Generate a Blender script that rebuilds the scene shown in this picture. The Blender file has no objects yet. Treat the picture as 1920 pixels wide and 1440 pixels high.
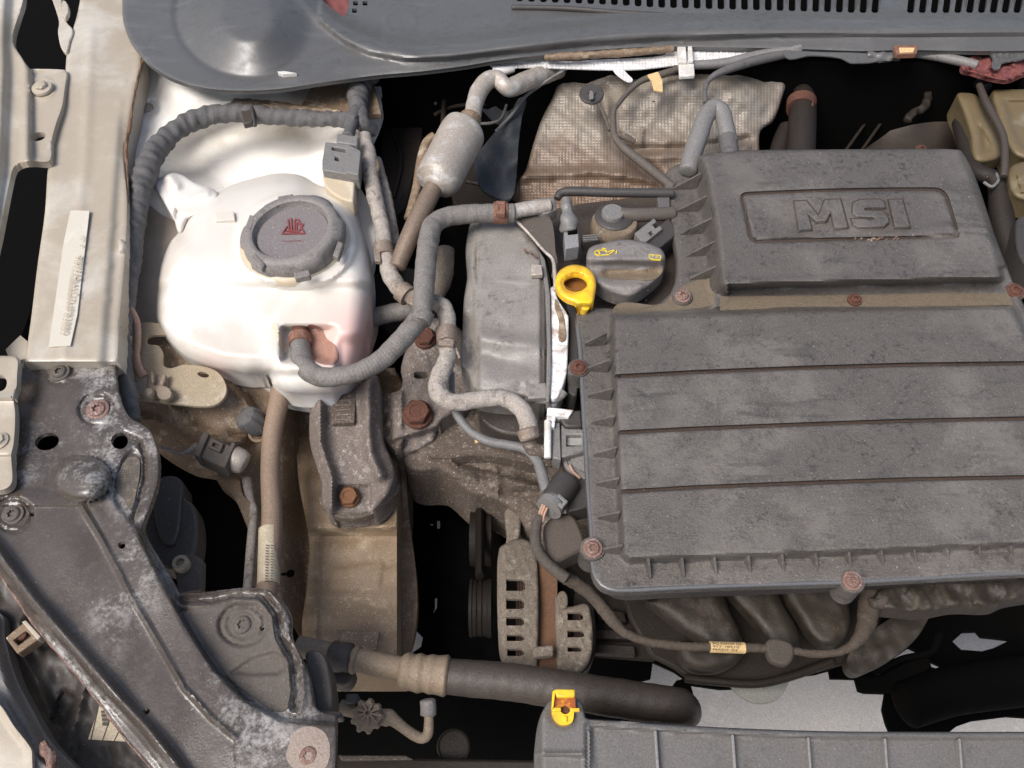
import bpy, bmesh, math, random
import numpy as np
from mathutils import Vector, Matrix
from mathutils.geometry import delaunay_2d_cdt
random.seed(7); rng = np.random.default_rng(7)
R = math.radians
sc_ = bpy.context.scene
COL = sc_.collection

# ------------------------------------------------------------------ camera
S = 0.00052                      # metres per photo pixel at the plane of the engine cover
F = 1540.0                       # focal length in photo pixels
TH = R(35)                       # tilt away from straight down
cth, sth = math.cos(TH), math.sin(TH)
CY, CZ = -F*sth, F*cth
cam_d = bpy.data.cameras.new('camera'); cam = bpy.data.objects.new('camera', cam_d); COL.objects.link(cam)
cam.location = (0, CY*S, CZ*S); cam.rotation_euler = (TH, 0, 0)
cam_d.sensor_width = 36; cam_d.lens = 36*F/1920; cam_d.clip_start = 0.02; cam_d.clip_end = 400
sc_.camera = cam
# ------------------------------------------------------------------ sky, sun, exposure
SUN_EL, SUN_AZ = R(57), R(232)   # azimuth counted clockwise from +Y (rear of the car)
wd = bpy.data.worlds.new('World'); sc_.world = wd; wd.use_nodes = True
nt = wd.node_tree; bg = nt.nodes['Background']
sky = nt.nodes.new('ShaderNodeTexSky'); sky.sky_type = 'NISHITA'; sky.sun_disc = False
sky.sun_elevation = SUN_EL; sky.sun_rotation = SUN_AZ; sky.air_density = 1.0; sky.dust_density = 4.0; sky.ozone_density = 0.3
nt.links.new(sky.outputs[0], bg.inputs[0]); bg.inputs[1].default_value = 0.15
sl = bpy.data.lights.new('sun', 'SUN'); sl.energy = 3.4; sl.angle = R(30); sl.color = (1, .975, .955)
so = bpy.data.objects.new('sun', sl); COL.objects.link(so)
sd = Vector((math.sin(SUN_AZ)*math.cos(SUN_EL), math.cos(SUN_AZ)*math.cos(SUN_EL), math.sin(SUN_EL)))
so.rotation_euler = sd.to_track_quat('Z', 'Y').to_euler(); so.location = sd*3
sc_.view_settings.view_transform = 'Standard'; sc_.view_settings.look = 'None'
sc_.view_settings.exposure = 0.0; sc_.view_settings.gamma = 1
sc_.render.resolution_x = 1024; sc_.render.resolution_y = 768

# ------------------------------------------------------------------ geometry helpers
def Wn(u, v, z):
    """points of the place (in pixel-sized units) seen at photo pixel u, v and standing at height z"""
    u = np.asarray(u, float); v = np.asarray(v, float); z = np.asarray(z, float)
    a = 720-v; dy = a*cth+F*sth; dz = a*sth-F*cth
    t = (z-CZ)/dz
    return np.stack([(u-960)*t, CY+dy*t, z+0*t], -1)
def W(u, v, z): return Vector(Wn(u, v, z)*S)
def sc(u, v, z):
    """size of one photo pixel at that place, in metres"""
    p = Wn(u, v, z); return float(((p[1]-CY)*sth-(p[2]-CZ)*cth)/F)*S
ORG = {}
def tagit(o, label, cat, group=None, kind=None):
    if label: o['label'] = label
    if cat: o['category'] = cat
    if group: o['group'] = group
    if kind: o['kind'] = kind
    return o
def thing(name, label, cat, at, group=None):
    o = bpy.data.objects.new(name, None); COL.objects.link(o); o.empty_display_size = .02
    o.location = W(*at); ORG[o.name] = Vector(o.location)
    return tagit(o, label, cat, group)
def finish(name, me, mat, parent=None, at=None, label=None, bevel=0, seg=2, sharp=38, kind=None):
    """me holds vertices in world metres; they are moved to the origin of the parent or to at"""
    org = ORG[parent.name] if parent else (Vector(at) if at is not None else Vector(np.mean([v.co for v in me.vertices], axis=0)))
    me.transform(Matrix.Translation(-org))
    me.name = name
    o = bpy.data.objects.new(name, me); COL.objects.link(o); ORG[o.name] = org
    if parent: o.parent = parent
    else: o.location = org
    if mat: me.materials.append(mat)
    if len(me.polygons):
        me.polygons.foreach_set('use_smooth', [True]*len(me.polygons)); me.set_sharp_from_angle(angle=R(sharp))
    if bevel:
        b = o.modifiers.new('bevel', 'BEVEL'); b.width = bevel*S; b.segments = seg; b.limit_method = 'ANGLE'; b.angle_limit = R(35)
    if label: o['label'] = label
    if kind: o['kind'] = kind
    return o
def mesh(verts, faces):
    me = bpy.data.meshes.new('m'); me.from_pydata([tuple(map(float, v)) for v in verts], [], faces); me.update(); return me

def spline(pts, closed=True, step=6.0):
    """smooth line through 2-D points; a point with a third entry is a sharp corner"""
    P = np.array([p[:2] for p in pts], float); shp = [len(p) > 2 for p in pts]; n = len(P); out = []
    m = n if closed else n-1
    for i in range(m):
        j = (i+1) % n
        p1, p2 = P[i], P[j]; L = np.linalg.norm(p2-p1)
        if L < 1e-6: continue
        def tan(k):
            a = P[(k-1) % n] if (closed or k > 0) else P[k]; b = P[(k+1) % n] if (closed or k < n-1) else P[k]
            d = b-a; l = np.linalg.norm(d); return d/l if l > 1e-6 else d*0
        t1 = (p2-p1)/L if (shp[i] or (not closed and i == 0)) else tan(i)
        t2 = (p2-p1)/L if (shp[j] or (not closed and j == n-1)) else tan(j)
        k = max(1, int(round(L/step)))
        if shp[i] and shp[j]: k = max(1, int(round(L/step)))
        for q in range(k):
            s = q/k; h00 = 2*s**3-3*s**2+1; h10 = s**3-2*s**2+s; h01 = -2*s**3+3*s**2; h11 = s**3-s**2
            out.append(h00*p1+h10*L*t1+h01*p2+h11*L*t2)
    if not closed: out.append(P[-1])
    return np.array(out)
def dist(U, V, line, closed=False):
    L = np.asarray([p[:2] for p in line], float)
    if closed: L = np.vstack([L, L[:1]])
    D = np.full(U.shape, 1e9)
    for a, b in zip(L[:-1], L[1:]):
        d = b-a; l2 = max(d@d, 1e-9); t = np.clip(((U-a[0])*d[0]+(V-a[1])*d[1])/l2, 0, 1)
        D = np.minimum(D, (U-a[0]-t*d[0])**2+(V-a[1]-t*d[1])**2)
    return np.sqrt(D)
def inside(U, V, poly):
    P = np.asarray([p[:2] for p in poly], float); r = np.zeros(U.shape, bool); j = len(P)-1
    for i in range(len(P)):
        a, b = P[i], P[j]
        if a[1] != b[1]: r ^= ((a[1] > V) != (b[1] > V)) & (U < (b[0]-a[0])*(V-a[1])/(b[1]-a[1])+a[0])
        j = i
    return r
def sdf(U, V, poly):
    d = dist(U, V, poly, True); return np.where(inside(U, V, poly), d, -d)
def ss(x): x = np.clip(x, 0, 1); return x*x*(3-2*x)
def gau(d, w): return np.exp(-(d/w)**2)
def ell(U, V, cx, cy, rx, ry, ang=0):
    a = R(ang); x = (U-cx)*math.cos(a)+(V-cy)*math.sin(a); y = -(U-cx)*math.sin(a)+(V-cy)*math.cos(a)
    return np.sqrt((x/rx)**2+(y/ry)**2)
def rnd_edge(d, r): q = np.clip(1-d/r, 0, 1); return r*(1-np.sqrt(np.maximum(0, 1-q*q)))
def eout(cx, cy, rx, ry, ang=0, n=24):
    a = R(ang); return [(cx+rx*math.cos(t)*math.cos(a)-ry*math.sin(t)*math.sin(a), cy+rx*math.cos(t)*math.sin(a)+ry*math.sin(t)*math.cos(a)) for t in np.linspace(0, 2*math.pi, n, endpoint=False)]
def wob(U, V, s, seed=0):
    """slow unevenness of a pressed or moulded surface, about -1..1"""
    g = np.random.default_rng(seed); o = 0
    for k in range(5):
        a = g.uniform(0, 6.28); f = g.uniform(.6, 1.7)/s; o = o+np.sin((U*math.cos(a)+V*math.sin(a))*f*6.28+g.uniform(0, 6.28))
    return o/3.
def sheet(name, outer, height, mat, parent=None, step=6, holes=(), thick=8, label=None, feats=(), kind=None, at=None, raw=False, sharp=50):
    """a pressed, moulded or cast surface: outline and openings as seen, height(u, v) gives its relief; it has real thickness"""
    ol = np.asarray(outer, float) if raw else spline(outer, True, step)
    hs = [np.asarray(h, float) for h in holes]
    vs, es = [], []
    def loop(L, closed=True):
        b = len(vs); vs.extend(Vector(p) for p in L); n = len(L)
        for i in range(n if closed else n-1): es.append((b+i, b+(i+1) % n))
    loop(ol)
    for h in hs: loop(h)
    tn = np.roll(ol, -1, 0)-np.roll(ol, 1, 0); tn /= np.linalg.norm(tn, axis=1)[:, None]+1e-9
    ar = np.sum(ol[:, 0]*np.roll(ol[:, 1], -1)-np.roll(ol[:, 0], -1)*ol[:, 1]); nn = np.stack([-tn[:, 1], tn[:, 0]], 1)*(1 if ar > 0 else -1)
    feats = list(feats)
    if step <= 6:
        for q in (2.2, 5.5):
            L = ol+nn*q; L = L[inside(L[:, 0], L[:, 1], ol) & (dist(L[:, 0], L[:, 1], ol, True) > q*.85)]
            for h in hs: L = L[dist(L[:, 0], L[:, 1], h, True) > 1]
            if len(L) > 3: feats.append(L)
    for f in feats:
        f = np.asarray(f, float); f = f[inside(f[:, 0], f[:, 1], ol) & (dist(f[:, 0], f[:, 1], ol, True) > 1)]
        if len(f) > 1:
            jump = np.linalg.norm(np.diff(f, axis=0), axis=1); cut = np.where(jump > max(14, 3*np.median(jump)))[0]+1
            for g_ in np.split(f, cut):
                if len(g_) > 1: loop(g_, False)
    x0, y0 = ol.min(0); x1, y1 = ol.max(0)
    gx, gy = np.meshgrid(np.arange(x0+step*.5, x1, step), np.arange(y0+step*.5, y1, step*.87))
    gx = gx+(np.arange(gx.shape[0]) % 2)[:, None]*step*.5
    gx, gy = gx.ravel(), gy.ravel()
    k = inside(gx, gy, ol) & (dist(gx, gy, ol, True) > step*.45)
    for h in hs: k &= (~inside(gx, gy, h)) & (dist(gx, gy, h, True) > step*.4)
    gx, gy = gx[k], gy[k]
    for f in feats:
        f = np.asarray(f, float)
        if len(gx): k = dist(gx, gy, f) > step*.3; gx, gy = gx[k], gy[k]
    vs.extend(Vector((a, b)) for a, b in zip(gx, gy))
    V2, E2, F2, *_ = delaunay_2d_cdt(vs, es, [], 1, 1e-4)
    P = np.array([tuple(p) for p in V2]); T = np.array([f for f in F2 if len(f) == 3])
    c = P[T].mean(1); keep = inside(c[:, 0], c[:, 1], ol)
    for h in hs: keep &= ~inside(c[:, 0], c[:, 1], h)
    T = T[keep]
    a, b, d = P[T[:, 0]], P[T[:, 1]], P[T[:, 2]]
    cr = (b[:, 0]-a[:, 0])*(d[:, 1]-a[:, 1])-(b[:, 1]-a[:, 1])*(d[:, 0]-a[:, 0])
    T = np.where((cr > 0)[:, None], T[:, ::-1], T)
    Z = height(P[:, 0], P[:, 1])+0*P[:, 0]
    X = Wn(P[:, 0], P[:, 1], Z)*S
    verts = list(X); faces = [tuple(int(q) for q in t) for t in T]
    ed = {}
    for t in faces:
        for i in range(3):
            e = (t[i], t[(i+1) % 3]); ed[e] = 1
    bd = [e for e in ed if (e[1], e[0]) not in ed]
    low = {}
    for e in bd:
        for q in e:
            if q not in low: low[q] = len(verts); verts.append(X[q]-np.array([0, 0, thick*S]))
    for p, q in bd: faces.append((q, p, low[p], low[q]))
    me = mesh(verts, faces)
    uv = me.uv_layers.new(name='UVMap'); li = np.zeros(len(me.loops), int); me.loops.foreach_get('vertex_index', li)
    PP = np.vstack([P, P[list(low.keys())]]) if low else P
    uv.data.foreach_set('uv', (PP[li]/100).ravel())
    return finish(name, me, mat, parent, at=at, label=label, sharp=sharp, kind=kind)
def prism(name, outer, z, h, mat, parent=None, bevel=2, holes=(), step=8, label=None, at=None, smooth=True, kind=None, taper=0):
    """upright block: its top outline as seen, at height z (number or one per point), walls straight down by h"""
    ol = spline(outer, True, step) if smooth else np.array([p[:2] for p in outer], float)
    hs = [np.asarray(x, float) for x in holes]; loops = [ol]+hs
    vs, es = [], []
    for L in loops:
        b = len(vs); vs.extend(Vector(p) for p in L); es += [(b+i, b+(i+1) % len(L)) for i in range(len(L))]
    V2, E2, F2, *_ = delaunay_2d_cdt(vs, es, [], 1, 1e-4)
    P = np.array([tuple(p) for p in V2]); T = [tuple(f) for f in F2]
    zz = z(P[:, 0], P[:, 1])+0*P[:, 0] if callable(z) else np.full(len(P), float(z))
    ft = []
    for t in T:
        c = P[list(t)].mean(0); cu, cv = np.array([c[0]]), np.array([c[1]])
        if inside(cu, cv, ol)[0] and not any(inside(cu, cv, x)[0] for x in hs):
            a, b, d = P[t[0]], P[t[1]], P[t[2]]
            if (b[0]-a[0])*(d[1]-a[1])-(b[1]-a[1])*(d[0]-a[0]) > 0: t = t[::-1]
            ft.append(tuple(int(q) for q in t))
    X = Wn(P[:, 0], P[:, 1], zz)*S; n = len(X)
    c = X[:, :2].mean(0); X2 = X.copy(); X2[:, 2] -= h*S; X2[:, :2] = c+(X2[:, :2]-c)*(1+taper)
    faces = ft+[tuple(q+n for q in t[::-1]) for t in ft]
    ed = set((t[i], t[(i+1) % 3]) for t in ft for i in range(3))
    faces += [(q, p, p+n, q+n) for p, q in ed if (q, p) not in ed]
    me = mesh(np.vstack([X, X2]), faces)
    bm = bmesh.new(); bm.from_mesh(me); bmesh.ops.dissolve_limit(bm, angle_limit=R(1), verts=bm.verts, edges=bm.edges, delimit={'NORMAL'}); bm.to_mesh(me); bm.free()
    return finish(name, me, mat, parent, at=at, label=label, bevel=bevel, kind=kind)
def qb(cu, cv, w, h, ang=0):
    a = R(ang); return [(cu+x*w/2*math.cos(a)-y*h/2*math.sin(a), cv+x*w/2*math.sin(a)+y*h/2*math.cos(a), 1) for x, y in ((-1, -1), (1, -1), (1, 1), (-1, 1))]
def catmull3(P, step):
    P = np.asarray(P, float); out = []; n = len(P)
    for i in range(n-1):
        p0, p1, p2, p3 = P[max(i-1, 0)], P[i], P[i+1], P[min(i+2, n-1)]
        k = max(1, int(np.linalg.norm((p2-p1)[:3])/step))
        for q in range(k):
            s = q/k
            out.append(.5*((2*p1)+(-p0+p2)*s+(2*p0-5*p1+4*p2-p3)*s*s+(-p0+3*p1-3*p2+p3)*s**3))
    out.append(P[-1]); return np.array(out)
def tube(name, pts, mat, parent=None, seg=16, step=4, ribs=None, wrap=None, lump=0, hollow=0, label=None, at=None, kind=None, flat=1.0, round_end=True):
    """bent pipe or hose through (u, v, z, radius as seen)"""
    Q = []
    for u, v, z, r in pts:
        p = Wn(u, v, z); Q.append([p[0], p[1], p[2], r*sc(u, v, z)/S])
    C = catmull3(Q, step)
    P, rad = C[:, :3], C[:, 3].copy(); n = len(P)
    T = np.gradient(P, axis=0); T /= np.linalg.norm(T, axis=1)[:, None]+1e-9
    s = np.concatenate([[0], np.cumsum(np.linalg.norm(np.diff(P, axis=0), axis=1))])
    if ribs: rad = rad+ribs[1]*np.sin(s/ribs[0]*6.283)
    up = np.array([0, 0, 1.]);
    if abs(T[0]@up) > .9: up = np.array([0, 1., 0])
    N = np.cross(T[0], up); N /= np.linalg.norm(N); verts, faces = [], []
    g = np.random.default_rng(len(pts)*7+int(pts[0][0])); ph = g.uniform(0, 6.28, 6)
    rings_ = []
    for i in range(n):
        N = N-T[i]*(N@T[i]); N /= np.linalg.norm(N)+1e-9; B = np.cross(T[i], N)
        a = np.linspace(0, 2*math.pi, seg, endpoint=False)
        rr = np.full(seg, rad[i])
        if wrap:
            w = ((s[i]/wrap[0]+a/6.283+.35*math.sin(s[i]*.031+ph[3])+.25*math.sin(s[i]*.083+ph[4])+.06*np.sin(3*a+ph[5])) % 1.0); rr = rr+wrap[1]*w
        if lump: rr = rr*(1+lump*(np.sin(s[i]*.05+2*a+ph[0])+np.sin(s[i]*.11+3*a+ph[1])+np.sin(s[i]*.23+a+ph[2])))
        rings_.append(P[i]+np.outer(rr*np.cos(a), N)*1.0+np.outer(rr*np.sin(a)*flat, B))
    if round_end:
        def capr(P0, T0, r0, sgn, base):
            out = []
            for q in (.35, .7, .92): out.append(P0+(base-P0)*math.sqrt(1-q*q*.9)+sgn*T0*r0*.25*q)
            return out
        pre = capr(P[0], T[0], rad[0], -1, rings_[0])[::-1]; post = capr(P[-1], T[-1], rad[-1], 1, rings_[-1])
        rings_ = pre+rings_+post
    if hollow:
        r0 = rings_[-1]; cN = r0.mean(0); rings_ += [cN+(r0-cN)*hollow, cN+(r0-cN)*hollow-T[-1]*rad[-1]*1.5]
    for r_ in rings_: verts.extend(r_)
    m = len(rings_)
    for i in range(m-1):
        for j in range(seg):
            k = (j+1) % seg; faces.append((i*seg+j, i*seg+k, (i+1)*seg+k, (i+1)*seg+j))
    faces.append(tuple(range(seg))[::-1]); faces.append(tuple((m-1)*seg+j for j in range(seg)))
    me = mesh(np.array(verts)*S, faces)
    bm = bmesh.new(); bm.from_mesh(me); bmesh.ops.recalc_face_normals(bm, faces=bm.faces); bm.to_mesh(me); bm.free()
    return finish(name, me, mat, parent, at=at, label=label, sharp=45, kind=kind)
def rings(name, c, prof, mat, parent=None, axis=(0, 0, 1), seg=36, label=None, bevel=0, at=None, sharp=40, rot=0, squash=1, kind=None):
    """turned piece: prof is (radius as seen, height along the axis, shape); shape None, 'star', 'hex' or ('lobe', n, amount)"""
    o = W(*c); k = sc(*c); A = Vector(axis).normalized()
    X = Vector((1, 0, 0)) if abs(A.x) < .9 else Vector((0, 1, 0)); X = (X-A*X.dot(A)).normalized(); Y = A.cross(X)
    verts, faces = [], []
    for p in prof:
        r, h = p[0], p[1]; m = p[2] if len(p) > 2 else None
        for i in range(seg):
            a = 2*math.pi*i/seg+rot; f = 1
            if m == 'star': f = 1+.2*math.cos(6*a)
            elif m == 'hex': q = (a % (math.pi/3))-math.pi/6; f = math.cos(math.pi/6)/math.cos(q)*1.05
            elif m: f = 1+m[2]*(1 if math.cos(m[1]*a) > 0 else -1)*min(1, abs(math.cos(m[1]*a))*3)
            verts.append(o+k*(X*(r*f*math.cos(a))+Y*(r*f*math.sin(a)*squash)+A*h))
    n = len(prof)
    for i in range(n-1):
        for j in range(seg):
            q = (j+1) % seg; faces.append((i*seg+j, i*seg+q, (i+1)*seg+q, (i+1)*seg+j))
    faces.append(tuple((n-1)*seg+j for j in range(seg))); faces.append(tuple(range(seg))[::-1])
    return finish(name, mesh(verts, faces), mat, parent, at=at, label=label, bevel=bevel, sharp=sharp, kind=kind)
def screw(parent, u, v, z, r, mat, axis=(0, -.25, 1), label=None, flange=True, name='screw'):
    pr = [(r, -6), (r, 0)]
    if flange: pr += [(r*.96, 1.5), (r*.72, 2.2), (r*.66, 5)]
    else: pr += [(r*.95, 3)]
    pr += [(r*.56, 6.5), (r*.32, 6.8, 'star'), (r*.29, 2.5, 'star'), (r*.05, 2.2)]
    return rings(name, (u, v, z), pr, mat, parent, axis=axis, seg=30, label=label, rot=random.uniform(0, 1))
def hexbolt(parent, u, v, z, r, h, mat, axis=(0, -.2, 1), label=None, name='bolt'):
    return rings(name, (u, v, z), [(r*1.18, -4), (r*1.18, 1), (r*1.1, 3), (r, 3.4, 'hex'), (r, h*.85, 'hex'), (r*.86, h), (r*.55, h), (r*.5, h-1.5), (r*.05, h-1.5)], mat, parent, axis=axis, seg=36, label=label, rot=random.uniform(0, 1))
def band(parent, a, b, r, mat, name='clamp', label=None, lug=None, seg=24):
    """flat band round a hose between two points a, b (u, v, z)"""
    o = tube(name, [(*a, r), (*b, r)], mat, parent, seg=seg, step=40, round_end=False, label=label)
    return o
def text(name, body, size, at_, dirx, mat, parent, diry=None, depth=.4, label=None, shear=0):
    """lettering: starts at at_ (u, v, z), runs towards dirx (u, v, z)"""
    cu = bpy.data.curves.new('t', 'FONT'); cu.body = body; cu.size = 1; cu.extrude = 0; cu.shear = shear; cu.resolution_u = 3
    ob = bpy.data.objects.new('t', cu); COL.objects.link(ob); bpy.context.view_layer.update()
    me = bpy.data.meshes.new_from_object(ob.evaluated_get(bpy.context.evaluated_depsgraph_get())); bpy.data.objects.remove(ob)
    co = np.array([tuple(v.co) for v in me.vertices]); 
    if not len(co): return None
    A = W(*at_); X = W(*dirx)-A; L = X.length; X.normalize()
    U_ = W(*(diry)) - A if diry else Vector((-X.y, X.x, 0)); U_ = (U_-X*U_.dot(X)).normalized(); Nn = X.cross(U_)
    w = co[:, 0].max(); kx = L/w; ky = size*sc(*at_)/.72
    for v in me.vertices:
        v.co = A+X*(v.co.x*kx)+U_*(v.co.y*ky)+Nn*(depth*S)
    return finish(name, me, mat, parent, label=label)
def stroke(name, lines, w, mat, parent, depth=.5, label=None):
    """printed or moulded strokes: each line a list of (u, v, z)"""
    vs, fs = [], []
    for L in lines:
        P = [W(*p) for p in L]
        for a, b in zip(P[:-1], P[1:]):
            d = (b-a).normalized(); s = Vector((-d.y, d.x, 0))*w*S/2; n = Vector((0, 0, depth*S)); i = len(vs); a2 = a-d*w*S*.3; b2 = b+d*w*S*.3
            vs += [a2-s+n, b2-s+n, b2+s+n, a2+s+n, a2-s-n, b2-s-n, b2+s-n, a2+s-n]
            fs += [(i, i+1, i+2, i+3), (i, i+4, i+5, i+1), (i+1, i+5, i+6, i+2), (i+2, i+6, i+7, i+3), (i+3, i+7, i+4, i)]
    return finish(name, mesh(vs, fs), mat, parent, label=label)

def lines_off(L, ds, step=6, corner=False):
    L = spline([(p[0], p[1], 1) for p in L] if corner else L, False, step); t = np.gradient(L, axis=0); t /= np.linalg.norm(t, axis=1)[:, None]+1e-9; nn = np.stack([-t[:, 1], t[:, 0]], 1)
    return [L+nn*d for d in ds]
# ------------------------------------------------------------------ materials
def M(name, base, dirt=None, amt=.5, s=60, spot=None, spa=.5, sps=4, speck=None, spk=.66, rough=.6, metal=0, bump=.35, bs=500, soft=.12, uv=False, sss=0, spec=.5, coat=0, wear=None, weara=.62, grain=.3, smear=None):
    m = bpy.data.materials.new(name); m.use_nodes = True; n = m.node_tree.nodes; l = m.node_tree.links; b = n['Principled BSDF']
    tc = n.new('ShaderNodeTexCoord'); oi = n.new('ShaderNodeObjectInfo'); ad = n.new('ShaderNodeVectorMath'); ad.operation = 'ADD'
    l.new(tc.outputs['Object'], ad.inputs[0]); l.new(oi.outputs['Location'], ad.inputs[1]); co = ad.outputs[0]
    def noise(scale, det=6, ro=.6, dis=0):
        q = n.new('ShaderNodeTexNoise'); q.inputs['Scale'].default_value = scale; q.inputs['Detail'].default_value = det
        q.inputs['Roughness'].default_value = ro; q.inputs['Distortion'].default_value = dis; l.new(co, q.inputs['Vector']); return q.outputs['Fac']
    def ramp(x, a, c):
        q = n.new('ShaderNodeMapRange'); q.interpolation_type = 'SMOOTHSTEP'; q.inputs['From Min'].default_value = a; q.inputs['From Max'].default_value = c; l.new(x, q.inputs['Value']); return q.outputs[0]
    def mix(f, c1, c2, fac=1):
        q = n.new('ShaderNodeMix'); q.data_type = 'RGBA'
        if fac != 1:
            mm = n.new('ShaderNodeMath'); mm.operation = 'MULTIPLY'; mm.inputs[1].default_value = fac; l.new(f, mm.inputs[0]); f = mm.outputs[0]
        l.new(f, q.inputs['Factor'])
        for i, c in ((6, c1), (7, c2)):
            if isinstance(c, tuple): q.inputs[i].default_value = (*c, 1)
            else: l.new(c, q.inputs[i])
        return q.outputs[2]
    c = base
    if dirt:
        n1 = noise(s, 8, .62, .4); c = mix(ramp(n1, 1-amt-.35-soft+.1, 1-amt-.35+soft+.1), c, dirt)
    n2 = noise(s*sps, 7, .68, .25)
    if spot:
        mk = ramp(noise(s*sps*.22, 4, .6), .40, .62); mu = n.new('ShaderNodeMath'); mu.operation = 'MULTIPLY'; l.new(ramp(n2, .46, .70), mu.inputs[0]); l.new(mk, mu.inputs[1])
        c = mix(mu.outputs[0], c, spot, spa)
    if not metal or True:
        ng = noise(620, 4, .75); gm_ = n.new('ShaderNodeMapRange'); gm_.inputs['To Min'].default_value = 1-grain; gm_.inputs['To Max'].default_value = 1+grain; gm_.inputs['From Min'].default_value = .3; gm_.inputs['From Max'].default_value = .7; l.new(ng, gm_.inputs['Value'])
        if bump:
            vm = n.new('ShaderNodeVectorMath'); vm.operation = 'SCALE'
            if isinstance(c, tuple): vm.inputs[0].default_value = c
            else: l.new(c, vm.inputs[0])
            l.new(gm_.outputs[0], vm.inputs['Scale']); c = vm.outputs[0]
    if wear: nw = noise(s*1.5, 10, .78, .15); nf = noise(300, 4, .7); av = n.new('ShaderNodeMath'); av.operation = 'MULTIPLY_ADD'; av.inputs[1].default_value = .35; l.new(nf, av.inputs[0]); l.new(nw, av.inputs[2]); wk = ramp(noise(6.5, 3, .5), .44, .58); wm = n.new('ShaderNodeMath'); wm.operation = 'MULTIPLY'; l.new(wk, wm.inputs[0]); l.new(ramp(av.outputs[0], weara+.08, weara+.24), wm.inputs[1]); c = mix(wm.outputs[0], c, wear, .9)
    if smear:
        mp = n.new('ShaderNodeMapping'); mp.inputs['Rotation'].default_value = (0, 0, .45); mp.inputs['Scale'].default_value = (9, 60, 9); l.new(co, mp.inputs[0])
        q_ = n.new('ShaderNodeTexNoise'); q_.inputs['Scale'].default_value = 1; q_.inputs['Detail'].default_value = 5; q_.inputs['Distortion'].default_value = 1.2; l.new(mp.outputs[0], q_.inputs['Vector'])
        sm_ = n.new('ShaderNodeMath'); sm_.operation = 'MULTIPLY'; l.new(ramp(q_.outputs['Fac'], .5, .74), sm_.inputs[0]); l.new(ramp(noise(12, 3, .5), .48, .6), sm_.inputs[1]); c = mix(sm_.outputs[0], c, smear, .6)
    if speck: n3 = noise(430, 3, .6); c = mix(ramp(n3, spk-.03, spk+.04), c, speck, .8)
    if isinstance(c, tuple): b.inputs['Base Color'].default_value = (*c, 1)
    else: l.new(c, b.inputs['Base Color'])
    mr = n.new('ShaderNodeMapRange'); mr.inputs['To Min'].default_value = max(.05, rough-.12); mr.inputs['To Max'].default_value = min(1, rough+.15); mr.inputs['From Min'].default_value = .3; mr.inputs['From Max'].default_value = .7
    l.new(n2, mr.inputs['Value']); l.new(mr.outputs[0], b.inputs['Roughness'])
    b.inputs['Metallic'].default_value = metal; b.inputs['Specular IOR Level'].default_value = spec
    if coat: b.inputs['Coat Weight'].default_value = coat; b.inputs['Coat Roughness'].default_value = .25
    if sss: b.inputs['Subsurface Weight'].default_value = sss; b.inputs['Subsurface Radius'].default_value = (.012, .008, .007); b.inputs['Subsurface Scale'].default_value = 1
    if bump:
        bp = n.new('ShaderNodeBump'); bp.inputs['Strength'].default_value = min(1, bump*1.5); bp.inputs['Distance'].default_value = .0011
        nb = noise(bs, 4, .7); ma = n.new('ShaderNodeMath'); ma.operation = 'ADD'; l.new(nb, ma.inputs[0]); l.new(n2, ma.inputs[1]); l.new(ma.outputs[0], bp.inputs['Height']); l.new(bp.outputs[0], b.inputs['Normal'])
    return m
m_cover = M('dusty_black_plastic', (.028, .027, .0255), (.102, .091, .081), .48, 13, spot=(.022, .0205, .0195), spa=.9, sps=12, speck=(.42, .4, .37), spk=.695, rough=.42, bump=.5, grain=.34, soft=.14, wear=(.15, .136, .121), weara=.515, smear=(.034, .032, .03))
m_coverd = M('brown_dusty_plastic', (.085, .065, .045), (.14, .11, .075), .5, 50, spot=(.05, .038, .028), rough=.8)
m_blackp = M('black_plastic', (.018, .018, .02), (.05, .045, .042), .45, 60, rough=.5, bump=.2)
m_greyp = M('grey_plastic', (.09, .088, .085), (.18, .172, .163), .48, 60, spot=(.06, .056, .052), spa=.5, speck=(.5, .48, .46), spk=.7, rough=.45, bump=.25)
m_cowl = M('faded_black_plastic', (.05, .0495, .0485), (.092, .09, .086), .45, 10, spot=(.037, .036, .035), spa=.5, sps=8, speck=(.5, .5, .48), spk=.74, rough=.36, bump=.12, bs=900, grain=.16, spec=.8, smear=(.13, .128, .124))
m_cream = M('cream_paint', (.53, .49, .42), (.38, .325, .25), .3, 9, spot=(.42, .37, .3), spa=.6, sps=9, rough=.38, bump=.05, coat=.2, grain=.08)
m_cream_lit = M('cream_paint_sunlit', (.88, .85, .79), (.62, .55, .45), .16, 6, rough=.35, bump=.03, coat=.2, grain=.06)  # lighter copy of the cream paint; the sunlit patch is in its colour
m_creamd = M('cream_paint_grimy', (.48, .385, .28), (.19, .13, .08), .45, 18, spot=(.56, .48, .37), spa=.6, sps=6, speck=(.6, .54, .44), spk=.66, rough=.55, bump=.35)
m_tank = M('translucent_tank', (.82, .805, .775), (.62, .57, .5), .28, 8, rough=.42, bump=.02, sss=.35, grain=.03)
m_tankd = M('tank_neck', (.7, .66, .56), (.5, .42, .3), .4, 30, rough=.5, bump=.05, sss=.2, grain=.08)
m_cap = M('cap_plastic', (.095, .086, .08), (.2, .183, .17), .5, 45, spot=(.06, .052, .047), spa=.7, rough=.5, bump=.35, speck=(.5, .46, .42), spk=.69)
m_capd = M('cap_plastic_dark', (.10, .085, .085), (.17, .15, .15), .5, 120, rough=.7, bump=.3, speck=(.5, .45, .42), spk=.68)
m_rubber = M('dusty_rubber', (.085, .079, .073), (.18, .165, .15), .5, 22, spot=(.055, .048, .041), spa=.7, speck=(.42, .39, .36), spk=.69, rough=.6, bump=.5, grain=.35)
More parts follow.
